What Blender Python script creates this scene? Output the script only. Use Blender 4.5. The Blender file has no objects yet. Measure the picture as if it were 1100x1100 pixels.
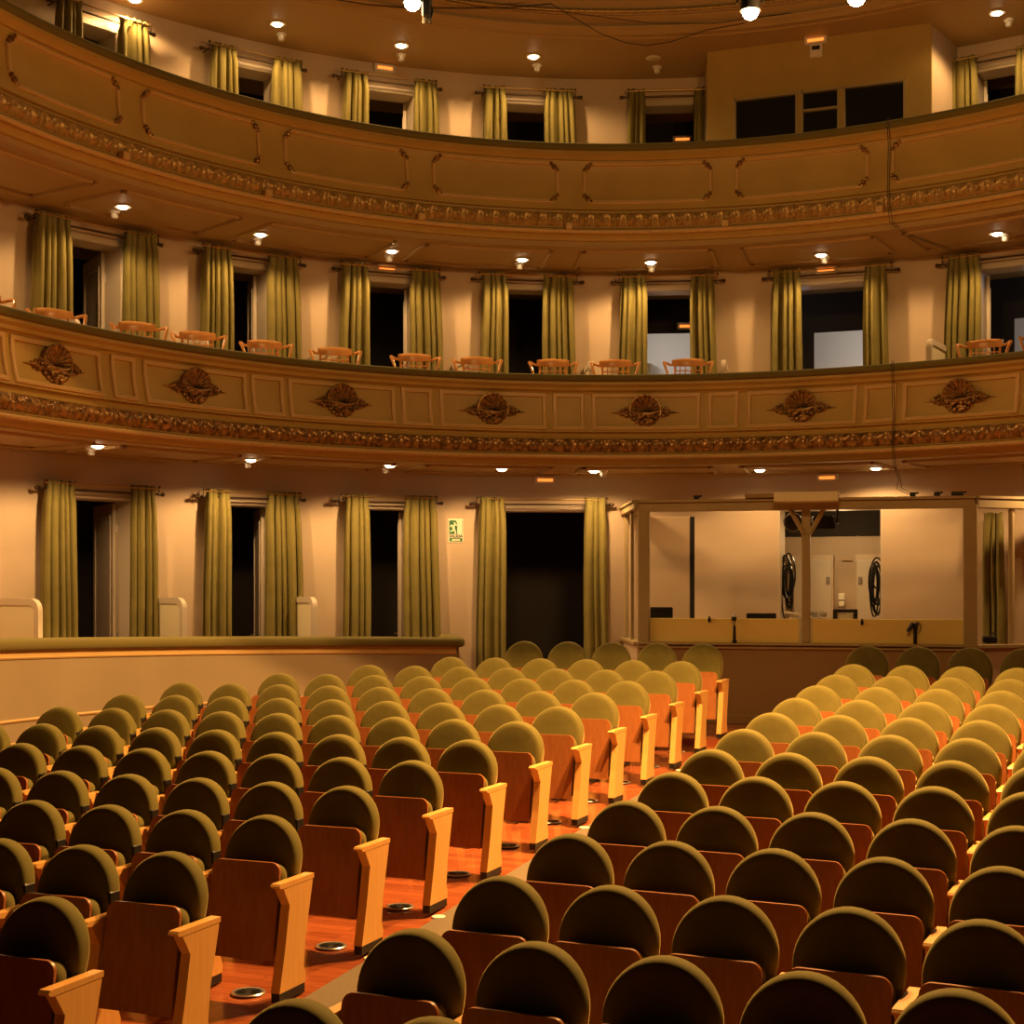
import bpy, math, random
from math import sin, cos, pi, sqrt, exp, atan2, radians as R
random.seed(7)
scene = bpy.context.scene
COL = scene.collection
EYE = 1.65           # camera height above the rear floor of the stalls
F = 1600.0           # focal length in pixels of the 1100 px frame
Y0 = 630.0           # horizon row

# ------------------------------------------------------------------ materials
def mat(name, col, rough=.6, metal=0., sheen=0., spec=.4, noise=None, bump=0., bscale=40., emis=None, estr=0., trans=0., coat=0., sheen_tint=None, stretch=None):
    m = bpy.data.materials.new(name); m.use_nodes = True
    nt = m.node_tree; b = nt.nodes['Principled BSDF']
    b.inputs['Base Color'].default_value = (*col, 1); b.inputs['Roughness'].default_value = rough
    b.inputs['Metallic'].default_value = metal; b.inputs['Specular IOR Level'].default_value = spec
    b.inputs['Sheen Weight'].default_value = sheen; b.inputs['Coat Weight'].default_value = coat
    if sheen: b.inputs['Sheen Roughness'].default_value = .35
    if sheen_tint: b.inputs['Sheen Tint'].default_value = (*sheen_tint, 1)
    if trans: b.inputs['Transmission Weight'].default_value = trans
    if emis: b.inputs['Emission Color'].default_value = (*emis, 1); b.inputs['Emission Strength'].default_value = estr
    tc = None
    if noise or bump:
        tc = nt.nodes.new('ShaderNodeTexCoord'); mp = nt.nodes.new('ShaderNodeMapping')
        nt.links.new(tc.outputs['Object'], mp.inputs['Vector'])
        if stretch: mp.inputs['Scale'].default_value = stretch
    if noise:
        c2, sc = noise
        n = nt.nodes.new('ShaderNodeTexNoise'); n.inputs['Scale'].default_value = sc; n.inputs['Detail'].default_value = 5
        r = nt.nodes.new('ShaderNodeValToRGB'); r.color_ramp.elements[0].position = .35; r.color_ramp.elements[1].position = .65
        r.color_ramp.elements[0].color = (*col, 1); r.color_ramp.elements[1].color = (*c2, 1)
        nt.links.new(mp.outputs[0], n.inputs['Vector']); nt.links.new(n.outputs['Fac'], r.inputs[0]); nt.links.new(r.outputs[0], b.inputs['Base Color'])
    if bump:
        n2 = nt.nodes.new('ShaderNodeTexNoise'); n2.inputs['Scale'].default_value = bscale; n2.inputs['Detail'].default_value = 3
        bp = nt.nodes.new('ShaderNodeBump'); bp.inputs['Strength'].default_value = bump; bp.inputs['Distance'].default_value = .01
        nt.links.new(mp.outputs[0], n2.inputs['Vector']); nt.links.new(n2.outputs['Fac'], bp.inputs['Height']); nt.links.new(bp.outputs[0], b.inputs['Normal'])
    return m

M = {}
M['wall'] = mat('plaster', (.60, .46, .31), .75, noise=((.56, .425, .285), 1.2), bump=.08, bscale=6)
M['fascia'] = mat('painted_fascia', (.46, .31, .085), .5, noise=((.42, .28, .075), 2.5))
M['trim'] = mat('painted_trim', (.56, .37, .15), .38)
M['gilt'] = mat('aged_gilt', (.46, .30, .10), .38, metal=.3, noise=((.28, .17, .055), 30))
M['gilt_dark'] = mat('dark_gilt', (.42, .24, .085), .33, metal=.45, noise=((.13, .065, .02), 18))
M['soffit'] = mat('soffit_paint', (.40, .27, .11), .6)
M['velvet'] = mat('olive_velvet', (.155, .13, .034), .85, sheen=.55, sheen_tint=(.8, .62, .25), noise=((.125, .103, .026), 6), spec=.15)
M['curtain'] = mat('olive_curtain', (.225, .185, .052), .8, sheen=.3, sheen_tint=(.6, .5, .2), noise=((.175, .145, .04), 3), spec=.2)
M['railvelvet'] = mat('rail_velvet', (.15, .125, .04), .85, sheen=.6, sheen_tint=(.6, .5, .2), spec=.15)
M['maple'] = mat('maple', (.80, .42, .12), .42, noise=((.74, .37, .10), 9), stretch=(6, 6, .6), coat=.15)
M['cherry'] = mat('cherry_panel', (.36, .125, .035), .38, noise=((.30, .10, .028), 8), stretch=(5, 5, .6), coat=.15)
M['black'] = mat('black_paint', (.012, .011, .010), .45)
M['blackgloss'] = mat('black_plastic', (.015, .014, .013), .25)
M['steel'] = mat('steel', (.6, .58, .54), .3, metal=.9)
M['brass'] = mat('brass', (.55, .38, .16), .3, metal=.9)
M['darkmetal'] = mat('dark_metal', (.09, .06, .035), .4, metal=.7)
M['white'] = mat('white_paint', (.72, .66, .55), .5)
M['parapet'] = mat('parapet_paint', (.29, .225, .14), .7, noise=((.27, .205, .125), 1.5))
M['door'] = mat('door_paint', (.58, .49, .37), .5)
M['cream'] = mat('cream_panel', (.74, .66, .44), .6)
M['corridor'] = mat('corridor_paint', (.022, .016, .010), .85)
M['bluegrey'] = mat('grey_room_paint', (.62, .63, .68), .8)
M['carpet'] = mat('aisle_carpet', (.20, .15, .095), .95, noise=((.14, .105, .065), 160), bump=.3, bscale=200)
M['booth'] = mat('booth_wood', (.40, .30, .15), .5, noise=((.36, .27, .13), 3))
M['boothbase'] = mat('booth_base', (.30, .19, .08), .55)
M['perspex'] = mat('cream_upstand', (.80, .62, .20), .35)
M['bentwood'] = mat('bentwood', (.76, .36, .11), .3, coat=.5, noise=((.64, .28, .08), 5))
M['glassdark'] = mat('dark_glass', (.02, .018, .015), .08, spec=.6)
M['green'] = mat('sign_green', (.03, .16, .04), .5)
M['signwhite'] = mat('sign_white', (.85, .82, .62), .5)
M['ink'] = mat('sign_ink', (.04, .06, .02), .6)
M['bulb'] = mat('lit_bulb', (1, .9, .7), .5, emis=(1, .78, .45), estr=28)
M['bulbbig'] = mat('lit_stage_lens', (1, .9, .7), .5, emis=(1, .80, .50), estr=40)
M['bulboff'] = mat('unlit_bulb', (.5, .42, .25), .4)
M['orange'] = mat('emergency_glow', (1, .4, .1), .5, emis=(1, .22, .03), estr=1.7)
M['disc'] = mat('floor_marker', (.8, .75, .45), .4, emis=(1, .85, .4), estr=.25)
M['cushion'] = M['velvet']
def floormat():
    m = mat('parquet', (.36, .10, .035), .22, coat=.35)
    nt = m.node_tree; b = nt.nodes['Principled BSDF']
    tc = nt.nodes.new('ShaderNodeTexCoord'); mp = nt.nodes.new('ShaderNodeMapping')
    mp.inputs['Rotation'].default_value = (0, 0, TH)
    br = nt.nodes.new('ShaderNodeTexBrick'); br.inputs['Scale'].default_value = 1.
    br.inputs['Brick Width'].default_value = 1.3; br.inputs['Row Height'].default_value = .085; br.inputs['Mortar Size'].default_value = .0015
    br.inputs['Color1'].default_value = (.42, .115, .038, 1); br.inputs['Color2'].default_value = (.28, .07, .024, 1); br.inputs['Mortar'].default_value = (.10, .03, .012, 1)
    n = nt.nodes.new('ShaderNodeTexNoise'); n.inputs['Scale'].default_value = 5
    mp2 = nt.nodes.new('ShaderNodeMapping'); mp2.inputs['Scale'].default_value = (1, 9, 1); mp2.inputs['Rotation'].default_value = (0, 0, TH)
    mx = nt.nodes.new('ShaderNodeMix'); mx.data_type = 'RGBA'; mx.blend_type = 'MULTIPLY'; mx.inputs[0].default_value = .6
    rp = nt.nodes.new('ShaderNodeValToRGB'); rp.color_ramp.elements[0].color = (.55, .5, .5, 1); rp.color_ramp.elements[1].color = (1.25, 1.2, 1.2, 1)
    nt.links.new(tc.outputs['Object'], mp.inputs[0]); nt.links.new(mp.outputs[0], br.inputs['Vector'])
    nt.links.new(tc.outputs['Object'], mp2.inputs[0]); nt.links.new(mp2.outputs[0], n.inputs['Vector']); nt.links.new(n.outputs['Fac'], rp.inputs[0])
    nt.links.new(br.outputs['Color'], mx.inputs[6]); nt.links.new(rp.outputs[0], mx.inputs[7]); nt.links.new(mx.outputs[2], b.inputs['Base Color'])
    return m

# ------------------------------------------------------------------ mesh builder
class MB:
    def __init__(s): s.v = []; s.f = []
    def add(s, vs, fs):
        o = len(s.v); s.v += [tuple(p) for p in vs]; s.f += [tuple(i + o for i in f) for f in fs]; return s
    def box(s, c, d, rz=0., bev=0.):
        x, y, z = d[0] / 2, d[1] / 2, d[2] / 2
        if bev <= 0:
            P = [(sx * x, sy * y, sz * z) for sx in (-1, 1) for sy in (-1, 1) for sz in (-1, 1)]
            Fs = [(0, 1, 3, 2), (4, 6, 7, 5), (0, 4, 5, 1), (2, 3, 7, 6), (0, 2, 6, 4), (1, 5, 7, 3)]
        else:
            b = min(bev, x * .9, y * .9, z * .9); P = []; ring = []
            def rect(w, h, zz):
                return [(-w + b, -h, zz), (w - b, -h, zz), (w, -h + b, zz), (w, h - b, zz), (w - b, h, zz), (-w + b, h, zz), (-w, h - b, zz), (-w, -h + b, zz)]
            def rect2(w, h, zz):
                w -= b; h -= b
                return [(-w, -h, zz), (w, -h, zz), (w, -h, zz), (w, h, zz), (w, h, zz), (-w, h, zz), (-w, h, zz), (-w, -h, zz)]
            P = rect2(x, y, -z) + rect(x, y, -z + b) + rect(x, y, z - b) + rect2(x, y, z)
            Fs = [tuple(range(7, -1, -1)), tuple(range(24, 32))]
            for k in range(3):
                for i in range(8):
                    j = (i + 1) % 8; Fs.append((k * 8 + i, k * 8 + j, k * 8 + 8 + j, k * 8 + 8 + i))
        ca, sa = cos(rz), sin(rz)
        s.add([(c[0] + p[0] * ca - p[1] * sa, c[1] + p[0] * sa + p[1] * ca, c[2] + p[2]) for p in P], Fs); return s
    def prism(s, poly, axis, a, b):           # poly 2d extruded on axis ('x','y','z') from a to b
        n = len(poly)
        def P(u, v, w): return {'x': (w, u, v), 'y': (u, w, v), 'z': (u, v, w)}[axis]
        vs = [P(u, v, a) for u, v in poly] + [P(u, v, b) for u, v in poly]
        fs = [tuple(range(n - 1, -1, -1)), tuple(range(n, 2 * n))] + [(i, (i + 1) % n, n + (i + 1) % n, n + i) for i in range(n)]
        return s.add(vs, fs)
    def tube(s, path, r, n=8, cap=True, closed=False):
        rs = r if isinstance(r, (list, tuple)) else [r] * len(path)
        L = len(path); vs = []; up = None
        for i, p in enumerate(path):
            a = path[(i - 1) % L] if (closed or i > 0) else p; b = path[(i + 1) % L] if (closed or i < L - 1) else p
            t = [b[k] - a[k] for k in range(3)]; l = sqrt(sum(q * q for q in t)) or 1; t = [q / l for q in t]
            if up is None: up = (0, 0, 1) if abs(t[2]) < .9 else (1, 0, 0)
            d = sum(up[k] * t[k] for k in range(3)); u = [up[k] - d * t[k] for k in range(3)]; l = sqrt(sum(q * q for q in u)) or 1; u = [q / l for q in u]
            w = (t[1] * u[2] - t[2] * u[1], t[2] * u[0] - t[0] * u[2], t[0] * u[1] - t[1] * u[0]); up = u
            for k in range(n):
                A = 2 * pi * k / n; vs.append(tuple(p[q] + rs[i] * (cos(A) * u[q] + sin(A) * w[q]) for q in range(3)))
        fs = []
        for i in range(L if closed else L - 1):
            for k in range(n):
                j = (i + 1) % L; fs.append((i * n + k, i * n + (k + 1) % n, j * n + (k + 1) % n, j * n + k))
        if cap and not closed: fs += [tuple(range(n - 1, -1, -1)), tuple(range((L - 1) * n, L * n))]
        return s.add(vs, fs)
    def lathe(s, prof, c=(0, 0, 0), n=20, axis='z', cap=True):
        vs = []; L = len(prof)
        for r, h in prof:
            for k in range(n):
                a = 2 * pi * k / n; x, y = r * cos(a), r * sin(a)
                p = {'z': (x, y, h), 'y': (x, h, y), 'x': (h, x, y)}[axis]; vs.append((c[0] + p[0], c[1] + p[1], c[2] + p[2]))
        fs = [(i * n + k, i * n + (k + 1) % n, (i + 1) * n + (k + 1) % n, (i + 1) * n + k) for i in range(L - 1) for k in range(n)]
        if cap: fs += [tuple(range(n - 1, -1, -1)), tuple(range((L - 1) * n, L * n))]
        return s.add(vs, fs)
    def ball(s, c, r, n=8, sq=(1, 1, 1)):
        m = max(4, n // 2 + 1); pr = [(max(1e-4, r * sin(pi * i / m)), -r * cos(pi * i / m)) for i in range(m + 1)]
        o = len(s.v); s.lathe(pr, (0, 0, 0), n)
        for i in range(o, len(s.v)):
            p = s.v[i]; s.v[i] = (c[0] + p[0] * sq[0], c[1] + p[1] * sq[1], c[2] + p[2] * sq[2])
        return s
    def grid(s, rows, closed=False):          # rows: list of lists of points
        n = len(rows[0]); o = [p for r in rows for p in r]; m = len(rows)
        fs = [(i * n + k, i * n + k + 1, (i + 1) * n + k + 1, (i + 1) * n + k) for i in range(m - 1) for k in range(n - 1)]
        if closed: fs += [(i * n + n - 1, i * n, (i + 1) * n, (i + 1) * n + n - 1) for i in range(m - 1)]
        return s.add(o, fs)
    def move(s, fn): s.v = [fn(p) for p in s.v]; return s
    def build(s, name, m, parent=None, loc=(0, 0, 0), rz=0., smooth=35, world=False, **props):
        me = bpy.data.meshes.new(name)
        vs = s.v
        if world: vs = [(p[0] - loc[0], p[1] - loc[1], p[2] - loc[2]) for p in vs]
        me.from_pydata(vs, [], s.f); me.update()
        import bmesh
        bm = bmesh.new(); bm.from_mesh(me); bmesh.ops.remove_doubles(bm, verts=bm.verts, dist=1e-5)
        bmesh.ops.recalc_face_normals(bm, faces=bm.faces); bm.to_mesh(me); bm.free()
        if smooth:
            me.shade_smooth() if hasattr(me, 'shade_smooth') else None
            try: me.set_sharp_from_angle(angle=R(smooth))
            except Exception: pass
        me.materials.append(m)
        o = bpy.data.objects.new(name, me); COL.objects.link(o)
        o.location = loc; o.rotation_euler = (0, 0, rz)
        if parent is not None:
            o.parent = parent
        for k, v in props.items(): o[k] = v
        return o

def empty(name, loc=(0, 0, 0), rz=0., parent=None, **props):
    o = bpy.data.objects.new(name, None); COL.objects.link(o); o.location = loc; o.rotation_euler = (0, 0, rz); o.empty_display_size = .2
    if parent is not None: o.parent = parent
    for k, v in props.items(): o[k] = v
    return o
def T(label, cat, group=None):
    d = {'label': label, 'category': cat}
    if group: d['group'] = group
    return d
def kids(o): return [c for c in bpy.data.objects if c.parent == o]
def copy_tree(src, tree, loc, rz, **props):    # tree: {obj: [children]}
    r = src.copy(); COL.objects.link(r); r.location = loc; r.rotation_euler = (0, 0, rz)
    def rec(a, b):
        for ch in tree.get(a.name, []):
            c = ch.copy(); COL.objects.link(c); c.parent = b; rec(ch, c)
    rec(src, r)
    for k, v in props.items(): r[k] = v
    return r
def tree_of(o):
    t = {}
    def rec(a):
        t[a.name] = kids(a)
        for c in t[a.name]: rec(c)
    rec(o); return t
ORD = ['first', 'second', 'third', 'fourth', 'fifth', 'sixth', 'seventh', 'eighth', 'ninth', 'tenth', 'eleventh', 'twelfth', 'thirteenth', 'fourteenth']
def pix(x, y, Z):                              # the point seen at (x,y) at distance Z from the camera plane
    return ((x - 550) / F * Z, Z, EYE + (Y0 - y) / F * Z)

# ------------------------------------------------------------------ plan curves of the horseshoe (measured), as functions of bearing
class Plan:
    def __init__(s, Z, c, lo=-230, hi=1330, step=4):
        s.px = []; s.p = []; x = lo
        while x <= hi:
            u = (x - 680) / 550; rho = exp(c[0] * u + c[1] * u * u + c[2] * u ** 3 + c[3] * u ** 4); z = Z / rho
            s.px.append(x); s.p.append(((x - 550) / F * z, z)); x += step
        s.a = [0.]
        for i in range(1, len(s.p)): s.a.append(s.a[-1] + math.dist(s.p[i], s.p[i - 1]))
        s.len = s.a[-1]
    def at_px(s, x):
        i = max(0, min(len(s.px) - 2, int((x - s.px[0]) / (s.px[1] - s.px[0])))); t = (x - s.px[i]) / (s.px[i + 1] - s.px[i])
        return s.a[i] + t * (s.a[i + 1] - s.a[i])
    def _i(s, a):
        lo, hi = 0, len(s.a) - 1
        while hi - lo > 1:
            m = (lo + hi) // 2
            if s.a[m] <= a: lo = m
            else: hi = m
        return lo, (a - s.a[lo]) / (s.a[lo + 1] - s.a[lo])
    def P(s, a):
        i, t = s._i(a); p, q = s.p[i], s.p[i + 1]; return (p[0] + t * (q[0] - p[0]), p[1] + t * (q[1] - p[1]))
    def N(s, a):                               # unit normal towards the hall
        p, q = s.P(max(0, a - .15)), s.P(min(s.len, a + .15)); dx, dy = q[0] - p[0], q[1] - p[1]; l = sqrt(dx * dx + dy * dy); return (dy / l, -dx / l)
    def pt(s, a, d, z):                        # d: distance from the curve towards the hall
        p, n = s.P(a), s.N(a); return (p[0] + n[0] * d, p[1] + n[1] * d, z)
    def rz(s, a):                              # rotation so local +x runs along the curve, local -y points into the hall
        n = s.N(a); return atan2(n[0], -n[1])
WALL = Plan(20.0, (.0117, .1428, -.0118, -.0064))
PAR = Plan(18.4, (.0147, .1818, -.0194, -.0078))

def sweep(plan, prof, a0, a1, step=.12, closed=False):
    n = max(2, int((a1 - a0) / step)); rows = []
    for i in range(n + 1):
        a = a0 + (a1 - a0) * i / n; rows.append([plan.pt(a, d, z) for z, d in prof])
    m = MB(); m.grid(rows, closed=closed)
    if closed:
        k = len(prof); m.f.append(tuple(range(k))); m.f.append(tuple(range((n) * k + k - 1, n * k - 1, -1)))
    return m
def interp(prof, z):
    pr = sorted(prof)
    for i in range(len(pr) - 1):
        if pr[i][0] <= z <= pr[i + 1][0]:
            t = (z - pr[i][0]) / max(1e-6, pr[i + 1][0] - pr[i][0]); return pr[i][1] + t * (pr[i + 1][1] - pr[i][1])
    return pr[0][1] if z < pr[0][0] else pr[-1][1]
def ridge(surf, path, w, h, closed=True):      # raised moulding along a path (u,v) on surf(u,v,height)
    L = len(path); rows = []
    sec = [(-.5, 0), (-.42, .7), (-.15, 1.), (.15, .75), (.35, .9), (.5, 0)]
    for i in range(L):
        a = path[(i - 1) % L] if (closed or i) else path[i]; b = path[(i + 1) % L] if (closed or i < L - 1) else path[i]; p = path[i]
        t1 = (p[0] - a[0], p[1] - a[1]); t2 = (b[0] - p[0], b[1] - p[1])
        l1 = math.hypot(*t1) or 1e-9; l2 = math.hypot(*t2) or 1e-9
        t1 = (t1[0] / l1, t1[1] / l1) if l1 > 1e-8 else (t2[0] / l2, t2[1] / l2); t2 = (t2[0] / l2, t2[1] / l2) if l2 > 1e-8 else t1
        n1 = (-t1[1], t1[0]); n2 = (-t2[1], t2[0]); n = (n1[0] + n2[0], n1[1] + n2[1]); l = math.hypot(*n) or 1; n = (n[0] / l, n[1] / l)
        k = 1 / max(.4, n[0] * n1[0] + n[1] * n1[1])
        rows.append([surf(p[0] + n[0] * s * w * k, p[1] + n[1] * s * w * k, q * h) for s, q in sec])
    m = MB(); m.grid(rows + ([rows[0]] if closed else [])); return m
def densify(pts, step=.12, closed=True):
    out = []; L = len(pts)
    for i in range(L if closed else L - 1):
        a, b = pts[i], pts[(i + 1) % L]; n = max(1, int(math.dist(a, b) / step))
        out += [(a[0] + (b[0] - a[0]) * k / n, a[1] + (b[1] - a[1]) * k / n) for k in range(n)]
    if not closed: out.append(pts[-1])
    return out

# ------------------------------------------------------------------ hall axes of the stalls
TH = .39986; CT, ST = cos(TH), sin(TH); Q = .53
mR, mL, tR, tL, PITCH, KAP, S0 = 5.094, 8.477, 10.175, 10.04, 1.703, .0100, -6.873
HR = [2.641, 2.54, 2.433, 2.334, 2.222, 2.121, 2.004, 1.904, 1.799, 1.713, 1.606, 1.502, 1.216]
HL = [2.588, 2.487, 2.38, 2.286, 2.173, 2.071, 1.968, 1.877, 1.773, 1.667, 1.588, 1.482, 1.172]
def arcoff(s): return -KAP * (s - S0) ** 2 / 2
def base_t(side): return (tL - arcoff(-mL)) if side == 'L' else (tR - arcoff(-mR))
def st(s, t): return ((s * CT + t * ST) * Q, (-s * ST + t * CT) * Q)
def seat_pos(side, n, i):
    s = -(mL + i) if side == 'L' else -(mR - i)
    t = base_t(side) + PITCH * (n - 1) + (-.093 if n == 13 else 0) + arcoff(s)
    x, y = st(s, t); dts = -KAP * (s - S0); return x, y, -TH + math.atan(dts)
SEATH = .93
def row_z(n):
    if n < 1: return row_z(1) - (1 - n) * .054
    n = min(n, 13); i = int(n) - 1; f = n - int(n)
    g = lambda k: EYE - (HR[k] + HL[k]) / 2 * Q - SEATH
    return g(i) if f == 0 or i >= 12 else g(i) * (1 - f) + g(i + 1) * f
ZR = .0
FLN = [row_z(i) for i in range(1, 13)]
def fz(n):                                     # floor height at row coordinate n
    if n >= 12.36: return ZR
    if n <= 1: return FLN[0] - (1 - n) * .054
    if n >= 12: return FLN[11]
    i = int(n) - 1; f = n - int(n); return FLN[i] * (1 - f) + FLN[i + 1] * f
def nrow(x, y):                                # row coordinate of a plan point
    xs, ys = x / Q, y / Q; s = xs * CT - ys * ST; t = xs * ST + ys * CT
    b = (base_t('L') + base_t('R')) / 2; return (t - arcoff(s) - b) / PITCH + 1
def floor_z(x, y): return fz(nrow(x, y))
M['floor'] = floormat()
# ------------------------------------------------------------------ SETTING: floor
def stage_grid(nvals, s0, s1, ns, zoff=0.):
    rows = []
    b = (base_t('L') + base_t('R')) / 2
    for n, z in nvals:
        r = []
        for k in range(ns + 1):
            s = s0 + (s1 - s0) * k / ns; t = b + PITCH * (n - 1) + arcoff(s); x, y = st(s, t); r.append((x, y, z + zoff))
        rows.append(r)
    return rows
nv = [(n, fz(n)) for n in (-5, -3, -1, 0)] + [(k, fz(k)) for k in range(1, 13)] + [(12.36, FLN[11]), (12.362, ZR)] + [(n, ZR) for n in (13, 14, 16, 18, 21)]
MB().grid(stage_grid(nv, -26, 22, 48)).build('floor', M['floor'], kind='structure')
nv2 = [(n, fz(n)) for n in (-2, -1, 0)] + [(k, fz(k)) for k in range(1, 13)] + [(12.36, FLN[11])]
SA, SB = -(mL) + .295 / Q + .09, -(mR) - .295 / Q - .05
o = MB().grid(stage_grid(nv2, SA, SB, 4, .006)).build('aisle_runner', M['carpet'], **T('grey brown carpet runner laid along the aisle between the seat blocks', 'carpet'))

# ------------------------------------------------------------------ SETTING: curved rear wall with its doorways
L1F, L1T, L2F, L2T, L3F, L3T = 0., 2.66, 3.62, 5.62, 6.35, 8.10
SOF = {1: 3.15, 2: 5.86, 3: 8.46}
FLO = {1: L1F, 2: L2F, 3: L3F}; TOP = {1: L1T, 2: L2T, 3: L3T}
OPEN = {1: [('A', 64, 142), ('B', 234, 296), ('C', 386, 440), ('D', 534, 632), ('F', 838, 946)],
        2: [('A', 60, 130), ('B', 236, 288), ('C', 386, 446), ('D', 537, 588), ('E', 688, 748), ('F', 856, 935), ('G', 1050, 1140)],
        3: [('A', 72, 124), ('B', 242, 296), ('C', 385, 445), ('D', 536, 590), ('E', 688, 752), ('G', 1048, 1100)]}
m = MB()
for lv, z0, z1 in ((1, -1.2, 3.3), (2, 3.3, 6.0), (3, 6.0, 9.0)):
    xs = sorted(set(list(range(-230, 1331, 20)) + [p for _, a, b in OPEN[lv] for p in (a, b)]))
    for a, b in zip(xs[:-1], xs[1:]):
        zs = [z0, FLO[lv], TOP[lv], z1]
        inside = any(a >= o0 and b <= o1 for _, o0, o1 in OPEN[lv])
        pa, pb = WALL.P(WALL.at_px(a)), WALL.P(WALL.at_px(b))
        for k in range(3):
            if inside and k == 1: continue
            if zs[k + 1] - zs[k] < 1e-3: continue
            m.add([(*pa, zs[k]), (*pb, zs[k]), (*pb, zs[k + 1]), (*pa, zs[k + 1])], [(0, 1, 2, 3)])
m.build('wall_back', M['wall'], kind='structure')
# corridor behind the boxes
def strip(plan, d, x0, x1, z0, z1, mt, name):
    n = max(1, (x1 - x0) // 20); mm = MB()
    rows = [[plan.pt(plan.at_px(x0 + (x1 - x0) * k / n), d, z) for z in (z0, z1)] for k in range(n + 1)]
    return mm.grid(rows).build(name, mt, kind='structure')
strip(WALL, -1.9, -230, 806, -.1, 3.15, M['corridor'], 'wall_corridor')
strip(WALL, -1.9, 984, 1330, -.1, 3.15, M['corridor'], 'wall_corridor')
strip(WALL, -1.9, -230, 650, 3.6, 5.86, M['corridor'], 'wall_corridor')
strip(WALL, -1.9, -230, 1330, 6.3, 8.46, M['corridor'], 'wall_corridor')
# upper corridor at the daylight-coloured end: dark head with lit openings
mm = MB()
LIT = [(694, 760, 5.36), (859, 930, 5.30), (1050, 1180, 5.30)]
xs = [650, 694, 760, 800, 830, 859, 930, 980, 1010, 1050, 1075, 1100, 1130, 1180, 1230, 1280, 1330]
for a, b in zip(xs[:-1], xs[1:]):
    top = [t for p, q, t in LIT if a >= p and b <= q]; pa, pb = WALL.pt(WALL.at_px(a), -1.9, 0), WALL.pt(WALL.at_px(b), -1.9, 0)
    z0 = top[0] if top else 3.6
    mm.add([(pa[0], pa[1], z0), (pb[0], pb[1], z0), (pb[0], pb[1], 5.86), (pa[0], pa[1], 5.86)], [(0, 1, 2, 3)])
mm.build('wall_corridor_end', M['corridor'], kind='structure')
strip(WALL, -3.9, 640, 1330, 3.6, 5.9, M['bluegrey'], 'wall_foyer')
def radial(x, d0, d1, z0, z1, mt, name):
    a = WALL.at_px(x); p, q = WALL.pt(a, d0, 0), WALL.pt(a, d1, 0)
    return MB().add([(p[0], p[1], z0), (q[0], q[1], z0), (q[0], q[1], z1), (p[0], p[1], z1)], [(0, 1, 2, 3)]).build(name, mt, kind='structure')
radial(640, -.32, -3.9, 3.6, 5.86, M['corridor'], 'light_stop_upper')  # added unseen partition, stops the foyer light spreading along the corridor
radial(1320, -.32, -3.9, 3.6, 5.86, M['corridor'], 'light_stop_upper')
mm = MB(); a = WALL.at_px(735)                       # projecting pier seen through the fifth box doorway
p0, p1 = WALL.pt(WALL.at_px(690), -2.0, 0), WALL.pt(WALL.at_px(709), -2.9, 0)
mm.box((p0[0] + .06, (p0[1] + p1[1]) / 2 + .1, 4.3), (.62, .9, 1.3), rz=-.35)
mm.build('pillar_foyer', M['bluegrey'], kind='structure')
# technicians' room behind the control booth
a0, a1 = WALL.at_px(812), WALL.at_px(985)
strip(WALL, -1.75, 806, 984, -.1, 2.36, M['wall'], 'wall_technical_room')
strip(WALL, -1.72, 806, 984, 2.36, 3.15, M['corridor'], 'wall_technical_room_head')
radial(806, -.3, -1.8, 0, 3.15, M['wall'], 'partition_room'); radial(984, -.3, -1.8, 0, 3.15, M['wall'], 'partition_room')

# ------------------------------------------------------------------ doors (structure): lining, architrave, opened leaf
def doorway(idx, lv, x0, x1, leaf=None, arch=True):
    a0, a1 = WALL.at_px(x0), WALL.at_px(x1); ac = (a0 + a1) / 2; w = a1 - a0; c = WALL.pt(ac, 0, FLO[lv]); rz = WALL.rz(ac); h = TOP[lv] - FLO[lv]
    m = MB(); t = .02
    m.box((-w / 2 - t / 2 + .005, .16, h / 2), (t, .34, h)); m.box((w / 2 + t / 2 - .005, .16, h / 2), (t, .34, h)); m.box((0, .16, h + t / 2 - .005), (w + 2 * t, .34, t))
    if arch:
        b = .075
        m.box((-w / 2 - b / 2, -.012, h / 2), (b, .03, h), bev=.008); m.box((w / 2 + b / 2, -.012, h / 2), (b, .03, h), bev=.008); m.box((0, -.012, h + b / 2), (w + 2 * b, .03, b), bev=.008)
    root = m.build('door_%d' % idx, M['door'], loc=c, rz=rz, kind='structure')
    if leaf:
        s = 1 if leaf == 'r' else -1; lw = min(.85, w * .92); lh = h - .03
        L = MB(); L.box((0, lw / 2, lh / 2), (.04, lw, lh))
        for (y0, y1, z0, z1) in ((.10, lw - .10, .15, .78), (.10, lw - .10, .92, lh - .16)):
            for sx in (-1, 1):
                x = sx * .024
                L.box((x, (y0 + y1) / 2, z0), (.016, y1 - y0, .035)); L.box((x, (y0 + y1) / 2, z1), (.016, y1 - y0, .035))
                L.box((x, y0, (z0 + z1) / 2), (.016, .035, z1 - z0)); L.box((x, y1, (z0 + z1) / 2), (.016, .035, z1 - z0))
        d = L.build('door_leaf', M['door'], root, (s * (w / 2 - .035), .30, .01), s * R(-18))
        for z in (.35, 1.05, lh - .3): MB().lathe([(.012, -.05), (.012, .05)], (s * .03, 0, z), 8).build('hinge', M['steel'], d)
        MB().tube([(-s * .02, lw - .06, 1.0), (-s * .07, lw - .06, 1.0), (-s * .075, lw - .16, 1.0)], .009).build('door_handle', M['brass'], d)
    return root
k = 1
LEAF = {(1, 'A'): 'r', (1, 'B'): 'r', (1, 'C'): 'r', (2, 'A'): 'r', (2, 'B'): 'r', (2, 'C'): 'r', (2, 'G'): 'l', (3, 'C'): 'r', (3, 'G'): 'l'}
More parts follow.
